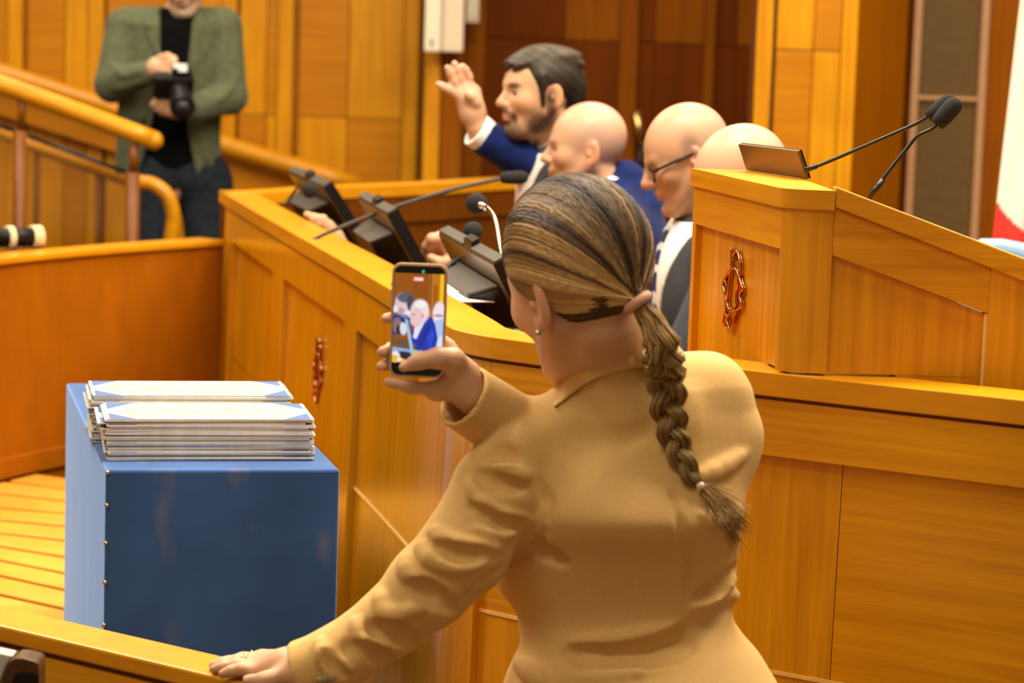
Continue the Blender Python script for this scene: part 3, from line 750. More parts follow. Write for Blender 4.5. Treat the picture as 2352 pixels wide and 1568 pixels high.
def gooseneck(name, lab, path, r, head, hr, hm='foam', rm='dsteel', base=None, ferrule=None, cat='microphone', grp=None):
    o = empty(name, path[0], lab, cat, grp)
    MB().tube(cr(path, 6), r, 10).build('gooseneck', M[rm], o, smooth=True)
    a, b = np.asarray(head[0]), np.asarray(head[1]); d = (b - a)/max(1e-6, np.linalg.norm(b - a)); l = np.linalg.norm(b - a)
    if l < .004:
        MB().ball(a, hr, 20, 14).build('windscreen', M[hm], o, smooth=True)
    else:
        prof = [(0, .62), (.04, .80), (.25, .93), (.55, 1.0), (.78, .96), (.92, .72), (.98, .42), (1, .08)]
        MB().tube([a + d*l*t for t, _ in prof], [hr*k for _, k in prof], 18).build('windscreen', M[hm], o, smooth=True)
    if ferrule is not None:
        MB().tube(ferrule[0], ferrule[1], 10).build('ferrule', M[ferrule[2]], o, smooth=True)
    if base is not None:
        MB().tube([base, base + [0, 0, .02]], [.03, .022], 16).build('base', M['black'], o, smooth=True)
    return o
Ym = 4.32
gooseneck('lectern_microphone', 'slim black lectern microphone on the long neck reaching from beside the bronze screen', [P(1848, 391, Ym), P(1900, 372, Ym), P(2040, 312, Ym), P(2105, 283, Ym), P(2140, 262, Ym)], .0033,
          (P(2132, 270, Ym), P(2192, 222, Ym)), .0135, ferrule=([P(1846, 392, Ym), P(1876, 381, Ym)], .0048, 'dsteel'))
Ym = 4.22
gooseneck('lectern_microphone', 'black lectern microphone on the steeper neck nearer the sloping edge', [P(1976, 486, Ym), P(1996, 456, Ym), P(2030, 408, Ym), P(2085, 338, Ym), P(2108, 312, Ym), P(2140, 296, Ym), P(2158, 280, Ym)], .0033,
          (P(2151, 287, Ym), P(2203, 228, Ym)), .0155, ferrule=([P(1994, 459, Ym), P(2028, 412, Ym)], .0048, 'dsteel'))
Ym = 6.35
gooseneck('boom_microphone', 'long grey boom microphone with a cylindrical black head crossing the desk', [P(700, 560, Ym), P(770, 527, Ym), P(900, 478, Ym), P(1040, 435, Ym), P(1160, 408, Ym)], .0052,
          (P(1150, 408, Ym), P(1214, 407, Ym)), .017, rm='grey')
Ym = 5.3
gooseneck('desk_microphone', 'round black foam microphone with a silver neck left of the blonde head', [P(1186, 752, 5.0), P(1188, 725, 5.0), P(1172, 655, 5.05), P(1150, 570, 5.15), P(1138, 505, 5.25), P(1120, 478, 5.3), P(1104, 471, 5.3)], .0042,
          (P(1094, 467, Ym), P(1094, 467, Ym)), .0225, rm='steel', ferrule=([P(1098, 468, Ym - .02), P(1118, 477, Ym - .02)], .007, 'steel'), base=P(1186, 775, 5.0))
gooseneck('desk_microphone', 'round black foam microphone on a thin dark neck just above the phone', [P(1020, 628, 5.5), P(1038, 608, 5.5), P(1068, 582, 5.5), P(1080, 565, 5.5), P(1084, 545, 5.5)], .0038,
          (P(1086, 531, 5.5), P(1087, 531, 5.5)), .0215, rm='dsteel', base=P(1018, 650, 5.5))
gooseneck('desk_microphone', 'round black foam microphone in front of the farthest monitor', [P(655, 470, 7.3), P(668, 452, 7.3), P(690, 422, 7.2), P(703, 428, 7.1)], .0045,
          (P(711, 437, 7.0), P(711, 437, 7.0)), .0215, rm='dsteel')
# sheets of paper on the worktop
for k, (x0, y0, x1, y1, z) in enumerate(((1045, 632, 1120, 640, .955), (1035, 660, 1120, 690, .945))):
    c = P(1075, 655 + 20*k, 5.35 - .15*k); c[2] = max(.934, c[2])
    mb = MB(); ax3 = np.array([[.96, .25, 0], [-.25, .96, 0], [0, 0, 1.]]); mb.box(c, (.21, .30, .002), ax3)
    o = mb.build('paper_sheet', M['white'], origin=c); tag(o, ('upper' if k == 0 else 'lower') + ' white paper sheet on the desk right of the phone', 'paper')

# ------------------------------------------------------------------ flag and chair at the right edge
def flag_mat():
    return [plain('flag_white', (.80, .74, .60, 1), .7, noise=.03), plain('flag_red', (.78, .035, .02, 1), .7, noise=.05), plain('flag_green', (.02, .20, .07, 1), .7)]
fg = empty('flag', (P(2480, 300, 7.2)[0], 7.3, 0), 'draped white and red flag hanging at the right edge', 'flag')
nx, nz = 110, 230; vs = []; fs = []; mi = []
for i in range(nx + 1):
    s = i/nx
    for j in range(nz + 1):
        v = j/nz; py = -700 + 1560*v
        pxl = 2352 - max(0, (py + 60))*.118 if py < 560 else 2279
        px = pxl + (2620 - pxl)*s
        Y = 7.2 + .05*math.sin(s*17 + v*2) + .03*math.sin(s*7 - v)
        vs.append(P(px, py, Y))
for i in range(nx):
    for j in range(nz):
        a = i*(nz + 1) + j; fs.append((a, a + 1, a + nz + 2, a + nz + 1))
        s, v = (i + .5)/nx, (j + .5)/nz; py = -700 + 1560*v; pxl = 2352 - max(0, py + 60)*.118 if py < 560 else 2279; px = pxl + (2620 - pxl)*s
        mi.append(1 if py > 462 + (max(0, px - 2291))**.72*3.6 else 0)
me = MB(); me.v = [tuple(v) for v in vs]; me.f = fs; me.m = mi
fo = me.build('cloth', flag_mat(), fg, smooth=True); so = fo.modifiers.new('s', 'SOLIDIFY'); so.thickness = .002
MB().tube([(P(2500, 0, 7.3)[0], 7.34, .2), (P(2500, 0, 7.3)[0] - .05, 7.34, 2.9)], .014, 10).build('pole', M['brass'], fg, smooth=True)
bc = empty('chair', (P(2400, 620, 6.2)[0], 6.2, .2), 'pale blue upholstered chair behind the lectern at the right edge', 'chair')
mb = MB(); pts = [(2195, 640), (2215, 570), (2250, 552), (2300, 553), (2352, 563), (2430, 585), (2490, 640), (2500, 900), (2200, 900)]
q = [P(x, y, 6.2) for x, y in pts]; mb.hexa(q, [p + [0.02, .08, 0] for p in q]); mb.build('backrest', M['bluechair'], bc, bevel=.02, seg=3)
c = P(2350, 900, 6.0); mb = MB(); mb.box((c[0], 5.95, .62), (.46, .46, .09)); mb.build('seat', M['bluechair'], bc, bevel=.02)
for sx in (-1, 1):
    for sy in (-1, 1): MB().tube([(c[0] + sx*.19, 5.97 + sy*.19, .58), (c[0] + sx*.2, 5.97 + sy*.2, .2)], .014, 8).build('leg', M['dsteel'], bc, smooth=True)
# ------------------------------------------------------------------ organic shapes: distance fields turned into one continuous mesh
class Field:
    def __init__(s, lo, hi, h):
        s.lo = np.asarray(lo, float); s.h = h
        s.n = np.ceil((np.asarray(hi, float) - s.lo)/h).astype(int) + 1
        s.F = np.full(s.n, .08, np.float32)
    def sub(s, lo, hi):
        a = np.clip(np.floor((np.asarray(lo) - s.lo)/s.h).astype(int), 0, s.n - 1); b = np.clip(np.ceil((np.asarray(hi) - s.lo)/s.h).astype(int) + 1, 1, s.n)
        b = np.maximum(b, a + 1)
        g = [(s.lo[i] + s.h*np.arange(a[i], b[i])).astype(np.float32) for i in range(3)]
        return tuple(slice(a[i], b[i]) for i in range(3)), g[0][:, None, None], g[1][None, :, None], g[2][None, None, :]
    def put(s, lo, hi, fn, k, op):
        pad = .02 + k
        sl, X, Y, Z = s.sub(np.asarray(lo) - pad, np.asarray(hi) + pad)
        d = fn(X, Y, Z).astype(np.float32); o = s.F[sl]
        if op == 'cut': d = -d
        if k > 0:
            sg = 1 if op == 'add' else -1
            hh = np.clip(.5 + sg*.5*(o - d)/k, 0, 1)
            r = o + (d - o)*hh - sg*k*hh*(1 - hh)
        else: r = np.minimum(o, d) if op == 'add' else np.maximum(o, d)
        s.F[sl] = r; return s
    def cone(s, p0, p1, r0, r1=None, k=.012, op='add', flat0=False, flat1=False):
        r1 = r0 if r1 is None else r1
        p0 = np.asarray(p0, float); p1 = np.asarray(p1, float); ba = p1 - p0; L2 = max(1e-12, ba @ ba); L = math.sqrt(L2)
        def fn(X, Y, Z):
            dx, dy, dz = X - p0[0], Y - p0[1], Z - p0[2]
            tr = (dx*ba[0] + dy*ba[1] + dz*ba[2])/L2; t = np.clip(tr, 0, 1)
            d = np.sqrt((dx - t*ba[0])**2 + (dy - t*ba[1])**2 + (dz - t*ba[2])**2) - (r0 + (r1 - r0)*t)
            if flat1: d = np.maximum(d, (tr - 1)*L)
            if flat0: d = np.maximum(d, -tr*L)
            return d
        m = max(r0, r1); return s.put(np.minimum(p0, p1) - m, np.maximum(p0, p1) + m, fn, k, op)
    def chain(s, pts, rs, k=.012, op='add'):
        for i in range(len(pts) - 1): s.cone(pts[i], pts[i + 1], rs[i], rs[i + 1], k, op)
        return s
    def ell(s, c, r, R=None, k=.012, op='add'):
        c = np.asarray(c, float); r = np.asarray(r if hasattr(r, '__len__') else [r]*3, float); R = np.eye(3) if R is None else R
        def fn(X, Y, Z):
            dx, dy, dz = X - c[0], Y - c[1], Z - c[2]
            q = [R[0, i]*dx + R[1, i]*dy + R[2, i]*dz for i in range(3)]
            k0 = np.sqrt(sum((q[i]/r[i])**2 for i in range(3))) + 1e-9; k1 = np.sqrt(sum((q[i]/r[i]**2)**2 for i in range(3))) + 1e-9
            return k0*(k0 - 1)/k1
        m = np.abs(R) @ r; return s.put(c - m, c + m, fn, k, op)
    def half(s, c, n, lo=None, hi=None, k=0.0):   # keep the side where (p-c).n < 0
        c = np.asarray(c, float); n = np.asarray(n, float)
        lo = s.lo if lo is None else lo; hi = s.lo + s.h*s.n if hi is None else hi
        sl, X, Y, Z = s.sub(lo, hi); d = (X - c[0])*n[0] + (Y - c[1])*n[1] + (Z - c[2])*n[2]
        s.F[sl] = np.maximum(s.F[sl], d.astype(np.float32)); return s
    def loft(s, secs, k=.03, p=2.0):     # secs: (z, cx, cy, ax, ay) stacked by height
        secs = sorted(secs); A = np.array(secs, float); zs = A[:, 0]
        def fn(X, Y, Z):
            z = np.clip(Z, zs[0], zs[-1]); cx, cy, ax, ay = [np.interp(z, zs, A[:, i]) for i in (1, 2, 3, 4)]
            q = (np.abs((X - cx)/ax)**p + np.abs((Y - cy)/ay)**p)**(1/p)
            d = (q - 1)*np.minimum(ax, ay)
            return np.maximum(d, np.maximum(zs[0] - Z, Z - zs[-1]))
        return s.put((np.min(A[:, 1] - A[:, 3]), np.min(A[:, 2] - A[:, 4]), zs[0]), (np.max(A[:, 1] + A[:, 3]), np.max(A[:, 2] + A[:, 4]), zs[-1]), fn, k, 'add')
    def surf(s, x, y, y0=None, y1=None):    # first surface point met along a sight line
        d = ray(x, y); a = s.lo[1] if y0 is None else y0; b = (s.lo + s.h*(s.n - 1))[1] if y1 is None else y1
        t = np.arange(a, b, s.h*.4)/d[1]; q = EYE + t[:, None]*d
        i = np.round((q - s.lo)/s.h).astype(int); ok = np.all((i >= 0) & (i < s.n), 1); i = np.clip(i, 0, s.n - 1)
        f = np.where(ok, s.F[i[:, 0], i[:, 1], i[:, 2]], 1); w = np.where(f < 0)[0]
        return q[w[0]] if len(w) else None
    def ridge(s, px, r, inset=.0, k=.012, op='add', n=4):
        pts = cr([np.array([a, b], float) for a, b in px], n) if len(px) > 2 else [np.array(p, float) for p in px]
        q = [s.surf(*p) for p in pts]; q = [v + np.array([0, 1.0, 0])*inset for v in q if v is not None]
        m = len(q)
        for i in range(m - 1):
            if np.linalg.norm(q[i] - q[i + 1]) > .06: continue
            w = lambda j: r*(.45 + .55*math.sin(math.pi*min(1, max(0, (j + .5)/m))))
            s.cone(q[i], q[i + 1], w(i), w(i + 1), k, op)
        return s
    def extract(s):
        F = s.F; S = F < 0; n = s.n
        c = np.zeros(n - 1, np.int8)
        for a in itertools_corners: c += S[a[0]:n[0] - 1 + a[0], a[1]:n[1] - 1 + a[1], a[2]:n[2] - 1 + a[2]]
        idx = np.argwhere((c > 0) & (c < 8)); ids = np.full(n - 1, -1, np.int32); ids[tuple(idx.T)] = np.arange(len(idx))
        acc = np.zeros((len(idx), 3)); cnt = np.zeros(len(idx))
        for a in itertools_corners:
            for ax in range(3):
                if a[ax]: continue
                b = list(a); b[ax] = 1
                va = F[idx[:, 0] + a[0], idx[:, 1] + a[1], idx[:, 2] + a[2]]; vb = F[idx[:, 0] + b[0], idx[:, 1] + b[1], idx[:, 2] + b[2]]
                x = (va < 0) != (vb < 0); t = np.where(x, va/np.where(x, va - vb, 1), 0)
                for i in range(3): acc[:, i] += x*(a[i] + (t if i == ax else 0))
                cnt += x
        V = s.lo + s.h*(idx + acc/cnt[:, None]); Q = []
        for ax in range(3):
            u, v = (ax + 1) % 3, (ax + 2) % 3
            sa = [slice(1, n[i] - 1) for i in range(3)]; sb = list(sa); sa[ax] = slice(0, n[ax] - 1); sb[ax] = slice(1, n[ax])
            A, B = S[tuple(sa)], S[tuple(sb)]; e = np.argwhere(A != B)
            if not len(e): continue
            ins = A[tuple(e.T)]; e = e.copy(); e[:, u] += 1; e[:, v] += 1
            def cell(du, dv):
                q = e.copy(); q[:, u] -= du; q[:, v] -= dv; return ids[tuple(q.T)]
            q = np.stack([cell(1, 1), cell(0, 1), cell(0, 0), cell(1, 0)], 1); q[~ins] = q[~ins][:, ::-1]; Q.append(q)
        return V, np.concatenate(Q)
itertools_corners = [(i, j, k) for i in (0, 1) for j in (0, 1) for k in (0, 1)]

def np_mesh(name, V, Q, mat, parent=None, origin=None, col=None, smooth=True):
    off = wloc(parent) if parent is not None else (np.asarray(origin, float) if origin is not None else np.zeros(3))
    me = bpy.data.meshes.new(name); nv, nf = len(V), len(Q); w = Q.shape[1]
    me.vertices.add(nv); me.vertices.foreach_set('co', (V - off).astype(np.float32).ravel())
    me.loops.add(nf*w); me.loops.foreach_set('vertex_index', Q.astype(np.int32).ravel())
    me.polygons.add(nf); me.polygons.foreach_set('loop_start', np.arange(0, nf*w, w, dtype=np.int32)); me.polygons.foreach_set('loop_total', np.full(nf, w, np.int32))
    me.polygons.foreach_set('use_smooth', np.full(nf, smooth))
    me.update(calc_edges=True); me.validate(); me.materials.append(mat)
    if col is not None:
        a = me.color_attributes.new('Col', 'FLOAT_COLOR', 'POINT'); c = np.ones((nv, 4), np.float32); c[:, :3] = col; a.data.foreach_set('color', c.ravel())
    o = bpy.data.objects.new(name, me); COL.objects.link(o)
    if parent is not None: o.parent = parent
    elif origin is not None: o.location = Vector(origin)
    return o
def fbuild(F, name, mat, parent=None, origin=None, col=None):
    V, Q = F.extract(); c = col(V) if callable(col) else (np.tile(col, (len(V), 1)) if col is not None else None)
    return np_mesh(name, V, Q, mat, parent, origin, c)

M['skin'] = vcol('skin', .46, bump=.12, bscale=260, sss=.12, spec=.42)
M['hair'] = vcol('hair', .5, spec=.25)
M['camel'] = plain('camel_wool', (.62, .375, .13, 1), .78, noise=.04, nscale=220, sheen=.05, spec=.15, bump=.15)
M['blue'] = plain('royal_blue_cloth', (.002, .009, .072, 1), .8, noise=.35, nscale=24, sheen=.06, spec=.15)
M['greysuit'] = plain('grey_suit', (.055, .058, .062, 1), .8, noise=.12, nscale=60, sheen=.05, spec=.15)
M['darksuit'] = plain('dark_grey_suit', (.040, .043, .05, 1), .8, noise=.12, nscale=60, sheen=.05, spec=.15)
M['shirt'] = plain('white_shirt', (.80, .77, .72, 1), .7, noise=.02)
M['green'] = plain('olive_green_linen', (.082, .092, .044, 1), .85, noise=.18, nscale=40, sheen=.1, bump=.2, spec=.15)
M['tee'] = plain('black_cotton', (.004, .004, .004, 1), .9, noise=.2, spec=.03)
M['jeans'] = plain('dark_denim', (.014, .018, .024, 1), .85, noise=.3, nscale=30, spec=.1)

def frame(heading, pitch=0, roll=0):
    a, p, r = [math.radians(v) for v in (heading, pitch, roll)]
    f = np.array([math.cos(a)*math.cos(p), math.sin(a)*math.cos(p), -math.sin(p)]); l = np.array([-math.sin(a), math.cos(a), 0.0]); u = np.cross(f, l)
    l2 = l*math.cos(r) + u*math.sin(r); u2 = np.cross(f, l2)
    return np.stack([f, l2, u2], 1)      # columns: forward, left, up

SK = np.array([.52, .285, .165])
def head(F, c, R, s=1.0, ears=True, nose=1.0, jaw=1.0, neck=None, ear=1.0):
    w = lambda x, y, z: c + R @ (np.array([x, y, z])*s)
    E = lambda p, r, k=.01, op='add', RR=None: F.ell(w(*p), np.array(r)*s, R if RR is None else R @ RR, k*s, op)
    if neck is not None:
        F.cone(w(-.028, 0, -.05), neck[0], .050*s, neck[1], .02)
    E((-.014, 0, .040), (.098, .077, .090)); E((.012, 0, .020), (.080, .070, .080), .02)
    E((.034, 0, -.040), (.052, .054*jaw, .078), .03)
    for y in (-1, 1):
        F.cone(w(-.004, .060*y*jaw, -.035), w(.066, .020*y, -.098), .019*s, .017*s, .025*s)
        E((.056, .041*y, -.018), (.026, .022, .022), .025)
    E((.074, 0, -.096), (.022, .022, .018), .02)
    F.cone(w(.070, .032, .026), w(.084, .012, .024), .013*s, .010*s, .014*s); F.cone(w(.070, -.032, .026), w(.084, -.012, .024), .013*s, .010*s, .014*s)
    for y in (-1, 1): E((.096, .033*y, .004), (.017, .017, .011), .012, 'cut')
    for y in (-1, 1): E((.066, .032*y, .003), (.0145, .0145, .0125), .003)
    for y in (-1, 1):
        F.cone(w(.074, .044*y, .010), w(.0815, .022*y, .0105), .004*s, .004*s, .004*s); F.cone(w(.072, .044*y, -.006), w(.079, .022*y, -.007), .0038*s, .0038*s, .005*s)
    F.cone(w(.084, 0, .018), w(.108, 0, -.020), .0085*s*nose, .0115*s*nose, .010*s); E((.108, 0, -.024), (.012*nose, .0115*nose, .010*nose), .008)
    for y in (-1, 1): E((.094, .0125*y*nose, -.027), (.011, .0075, .0085), .007)
    for y in (-1, 1): E((.100, .0075*y*nose, -.036), (.005, .0038, .004), .003, 'cut')
    E((.083, 0, -.050), (.014, .026, .014), .014)
    E((.0925, 0, -.0535), (.0075, .021, .0052), .004); E((.0905, 0, -.0645), (.0075, .018, .006), .004)
    F.cone(w(.099, -.020, -.0590), w(.099, .020, -.0590), .0022*s, .0022*s, .003*s, 'cut')
    E((.095, 0, -.0775), (.007, .018, .006), .008, 'cut')
    if ears:
        for y in (-1, 1):
            a = frame(-18*y, 0)
            E((-.014, .078*y, -.003), (.020*ear, .0075*ear, .033*ear), .005, RR=a); E((-.006, .075*y, -.026), (.010, .007, .013), .006, RR=a)
            E((-.009, .086*y, .000), (.0115*ear, .0055, .021*ear), .004, 'cut', RR=a)
            E((-.004, .080*y, -.006), (.005, .006, .008), .004)
    return w
def blob(L, c, r, soft=.35):
    q = np.sqrt((((L - np.array(c))/np.array(r))**2).sum(1)); return np.clip((1 + soft - q)/(2*soft), 0, 1)[:, None]
def mixc(C, col, m): return C*(1 - m) + np.array(col)*m
def face_col(c, R, s, base=SK, beard=None, brows=(.10, .06, .035), stubble_shade=None, extra=None, lips=(.52, .19, .14), bw=.0048):
    def f(V):
        L = ((V - c) @ R)/s; C = np.tile(base, (len(V), 1)); inh = blob(L, (0, 0, 0), (.16, .12, .16), .05)
        sym = L.copy(); sym[:, 1] = np.abs(sym[:, 1])
        C = mixc(C, base*np.array([1.03, .80, .72]), .55*blob(sym, (.07, .042, -.025), (.035, .028, .028), .6)*inh)
        C = mixc(C, base*np.array([1.0, .72, .62]), .6*blob(L, (.112, 0, -.024), (.02, .02, .02), .5)); C = mixc(C, base*np.array([1.02, .74, .64]), .6*blob(sym, (-.012, .082, 0), (.03, .014, .04), .3))
        if stubble_shade is not None: C = mixc(C, stubble_shade[0], stubble_shade[1]*np.maximum(blob(L, (-.075, 0, .0), (.085, .12, .055), .3), blob(sym, (-.01, .07, .03), (.045, .04, .035), .5))*inh*(1 - blob(sym, (-.012, .084, 0), (.03, .012, .04), .2)))  # darker sides and back: shaved stubble, with some shading put into the colour
        C = mixc(C, lips, blob(L, (.098, 0, -.0590), (.012, .021, .0105), .25))
        if beard is not None:
            m = np.maximum.reduce([blob(L, (.070, 0, -.100), (.040, .050, .036), .3), blob(sym, (.020, .055, -.072), (.042, .030, .040), .35), blob(sym, (-.002, .068, -.025), (.016, .022, .050), .3), blob(L, (.098, 0, -.0465), (.020, .034, .0068), .35), blob(sym, (.086, .029, -.062), (.016, .008, .02), .3)])
            C = mixc(C, beard, m*.93*(1 - blob(L, (.100, 0, -.0590), (.012, .021, .0095), .2)))
        if brows is not None: C = mixc(C, brows, .9*blob(sym, (.080, .030, .0245), (.020, .022, bw), .35))
        C = mixc(C, (.42, .35, .30), blob(sym, (.0795, .033, .0025), (.007, .012, .0050), .15)); C = mixc(C, (.04, .022, .014), blob(sym, (.080, .031, .0028), (.010, .0075, .0066), .15))
        if extra: C = extra(L, C)
        return np.clip(C, 0, 1)
    return f
def finger(F, pts, r0, r1, k=.006):
    n = len(pts) - 1
    for i in range(n): F.cone(pts[i], pts[i + 1], r0 + (r1 - r0)*i/n, r0 + (r1 - r0)*(i + 1)/n, k)
def bounds(pts, pad):
    A = np.array(pts); return A.min(0) - pad, A.max(0) + pad
# ------------------------------------------------------------------ the woman in the camel jacket
def woman():
    c = P(1328, 655, 3.50); R = frame(127, 13, -13); s = 1.09
    base = np.array([P(1450, 1400, 3.5)[0], 3.5, 0.0])
    lo = np.array([P(455, 1500, 3.4)[0], 3.22, .0]); hi = np.array([P(1830, 800, 3.6)[0], 3.98, P(1330, 370, 3.5)[2] + .02])
    F = Field(lo, hi, .0042)
    w = head(F, c, R, s, neck=(P(1420, 830, 3.545), .054), ears=True, jaw=.92, ear=1.22)
    # core hidden under the clothes
    nb = P(1425, 850, 3.545)
    F.cone(nb, P(1440, 1080, 3.54), .055, .07, .03); F.cone(P(1440, 1080, 3.54), P(1440, 1400, 3.54), .07, .042, .03); F.cone(P(1440, 1400, 3.54), P(1470, 1500, 3.54), .042, .048, .03); F.cone(P(1470, 1500, 3.54), P(1470, 1620, 3.53), .048, .08, .03)
    nb2 = P(1432, 965, 3.55); F.cone(nb2, P(1205, 1050, 3.49), .045, .038, .02); F.cone(nb2, P(1610, 915, 3.565), .045, .038, .02)
    for dx in (-1, 1):
        hp = P(1470 + dx*110, 1640, 3.53); kn = np.array([hp[0] - .02*dx, 3.60, .46]); F.chain([hp, kn, np.array([kn[0], 3.52, .09]), np.array([kn[0], 3.66, .045])], [.075, .05, .035, .03], .02)
    # left arm propped on the rail
    F.chain([P(1205, 1040, 3.48), P(1020, 1310, 3.43), P(712, 1542, 3.42), P(655, 1535, 3.455)], [.04, .036, .027, .024], .015)
    zr = ZR
    kx = [(604, 1510, 3.535), (597, 1521, 3.512), (592, 1532, 3.490), (592, 1543, 3.468)]
    tips = [(500, 1527), (487, 1528), (491, 1536), (511, 1547)]
    wr = P(668, 1530, 3.455)
    for (x, y, Y), t in zip(kx, tips):
        k = P(x, y, Y); k[2] = max(k[2], zr + .014); F.cone(wr, k, .021, .0125, .014)
        tp = at_z(t[0], t[1], zr + .0075); m = k + (tp - k)*.45; m[2] = zr + .017
        m2 = k + (tp - k)*.75; m2[2] = zr + .0125
        finger(F, [k, m, m2, tp], .0100, .0068)
    th = [P(660, 1548, 3.42), P(612, 1562, 3.42), at_z(570, 1562, zr + .010)]
    finger(F, th, .013, .0085, .012)
    # right hand round the phone
    F.chain([P(1610, 905, 3.56), P(1350, 1085, 3.62), P(1085, 902, 3.49), P(1055, 868, 3.488)], [.04, .036, .026, .024], .015)
    F.cone(P(1060, 875, 3.49), P(1035, 880, 3.49), .022, .015, .015); F.cone(P(1058, 868, 3.488), P(1032, 835, 3.50), .022, .014, .015); F.cone(P(1055, 860, 3.488), P(1030, 800, 3.50), .020, .012, .015)
    finger(F, [P(1030, 795, 3.503), P(962, 738, 3.497), P(908, 729, 3.484), P(887, 731, 3.462)], .0095, .0075)
    finger(F, [P(1030, 820, 3.503), P(955, 803, 3.497), P(900, 800, 3.486), P(878, 808, 3.463)], .0098, .0078)
    finger(F, [P(1030, 850, 3.503), P(950, 840, 3.497), P(895, 836, 3.484), P(876, 841, 3.463)], .0095, .0075)
    finger(F, [P(1040, 893, 3.488), P(1000, 893, 3.476), P(945, 890, 3.466), P(893, 877, 3.460)], .0105, .0076, .008)
    F.cone(P(1062, 880, 3.485), P(1005, 898, 3.476), .020, .013, .015)
    finger(F, [P(1066, 862, 3.480), P(1040, 828, 3.462), P(1005, 822, 3.446), P(962, 829, 3.441), P(926, 843, 3.440)], .0185, .0072, .012)
    cf = face_col(c, R, s, base=np.array([.60, .335, .19]))
    nails = [P(880, 806, 3.457), P(878, 840, 3.457), P(888, 729, 3.456), P(897, 879, 3.452), P(932, 840, 3.434)] + [at_z(x - 2, y - 2, zr + .013) for x, y in tips]
    def col(V):
        C = cf(V)
        for n_ in nails:
            m = np.clip(1.4 - np.linalg.norm(V - n_, axis=1)/.0052, 0, 1)[:, None]; C = mixc(C, (.72, .42, .34), m*.8)
        return C
    o = fbuild(F, 'person', M['skin'], origin=base, col=col)
    tag(o, 'woman in a camel jacket with a blonde braid filming with a phone', 'person', None)

    # trousers (below the frame)
    T = Field((lo[0] + .25, 3.25, 0), (hi[0] + .05, 3.95, 1.0), .008)
    for dx in (-1, 1):
        hp = P(1470 + dx*110, 1640, 3.53); kn = np.array([hp[0] - .02*dx, 3.60, .46]); T.chain([hp, kn, np.array([kn[0], 3.53, .12])], [.10, .075, .065], .03)
    T.cone(P(1380, 1600, 3.53), P(1560, 1600, 3.53), .10, .10, .04)
    fbuild(T, 'trousers', M['camel'], o)

    # jacket
    J = Field((P(640, 1560, 3.4)[0], 3.22, P(1400, 1680, 3.4)[2]), (P(1840, 900, 3.5)[0], 3.85, P(1450, 735, 3.5)[2]), .0042)
    secs = []
    for y, xl, xr, Y, dp in ((915, 1330, 1660, 3.590, .070), (960, 1225, 1700, 3.580, .088), (1000, 1165, 1712, 3.568, .103), (1060, 1150, 1717, 3.552, .118), (1140, 1142, 1710, 3.53, .122), (1180, 1140, 1706, 3.53, .119), (1250, 1134, 1697, 3.535, .099), (1340, 1142, 1687, 3.54, .081), (1400, 1182, 1684, 3.54, .075), (1440, 1192, 1708, 3.54, .083), (1480, 1193, 1743, 3.54, .106), (1520, 1176, 1769, 3.54, .132), (1568, 1157, 1796, 3.54, .156), (1670, 1130, 1835, 3.54, .182)):
        a, b = P(xl, y, Y), P(xr, y, Y); secs.append((a[2], (a[0] + b[0])/2, Y, (b[0] - a[0])/2, dp))
    secs = [tuple(v) for v in cr([np.array(q) for q in sorted(secs)], 5)]
    J.loft(secs, .02, 2.25)
    SL, SR = P(1190, 1044, 3.49), P(1622, 905, 3.565)
    J.cone(P(1420, 955, 3.575), SL, .060, .052, .05); J.cone(P(1455, 890, 3.58), SR, .056, .056, .045)
    J.cone(P(1290, 975, 3.525), P(1400, 900, 3.55), .040, .040, .04)
    J.cone(P(1560, 1000, 3.54), P(1650, 1000, 3.56), .075, .055, .05)
    # sleeves
    sl = [(1188, 1046, 3.485, .052), (1145, 1120, 3.47, .062), (1068, 1262, 3.445, .0615), (985, 1345, 3.435, .0575), (900, 1425, 3.43, .0475), (775, 1512, 3.42, .0445)]
    for a, b in zip(sl, sl[1:]): J.cone(P(*a[:3]), P(*b[:3]), a[3], b[3], .012)
    ce, ce0 = P(688, 1545, 3.425), P(775, 1512, 3.42)
    J.cone(ce0, ce, .0445, .0445, .012, flat1=True)
    q1, q2, q3 = P(1062, 908, 3.475), P(1185, 988, 3.525), P(1345, 1092, 3.625)
    J.cone(SR, q3, .056, .054, .02); J.cone(q3, q2, .054, .050, .02); J.cone(q2, q1, .050, .0465, .004, flat1=True)
    # folds
    for px, r, ins in (([(1103, 1050), (1133, 1053), (1183, 1088), (1212, 1092)], .010, .004), ([(1078, 1105), (1100, 1146), (1144, 1181), (1214, 1195)], .010, .004),
                       ([(1094, 1216), (1144, 1226), (1185, 1217)], .008, .004), ([(992, 1218), (1028, 1243), (1086, 1260), (1148, 1252)], .0115, .004), ([(965, 1253), (989, 1282), (1047, 1298), (1108, 1290)], .0115, .004),
                       ([(928, 1282), (937, 1317), (972, 1342)], .010, .004), ([(870, 1365), (892, 1412), (965, 1395)], .011, .005), ([(816, 1428), (842, 1488), (905, 1452)], .011, .005), ([(735, 1475), (752, 1520), (806, 1534)], .010, .005),
                       ([(1500, 1492), (1600, 1440), (1688, 1368)], .012, .006), ([(1590, 1395), (1640, 1370), (1684, 1330)], .009, .005), ([(1595, 1098), (1650, 1078), (1708, 1040)], .012, .008), ([(1610, 1180), (1660, 1205), (1696, 1170)], .008, .005), ([(1280, 1560), (1400, 1555), (1530, 1535)], .012, .012), ([(1320, 1478), (1450, 1470), (1560, 1440)], .012, .008), ([(1190, 1520), (1230, 1555), (1250, 1566)], .012, .006)):
        J.ridge(px, r*1.12, ins*.45, .008)
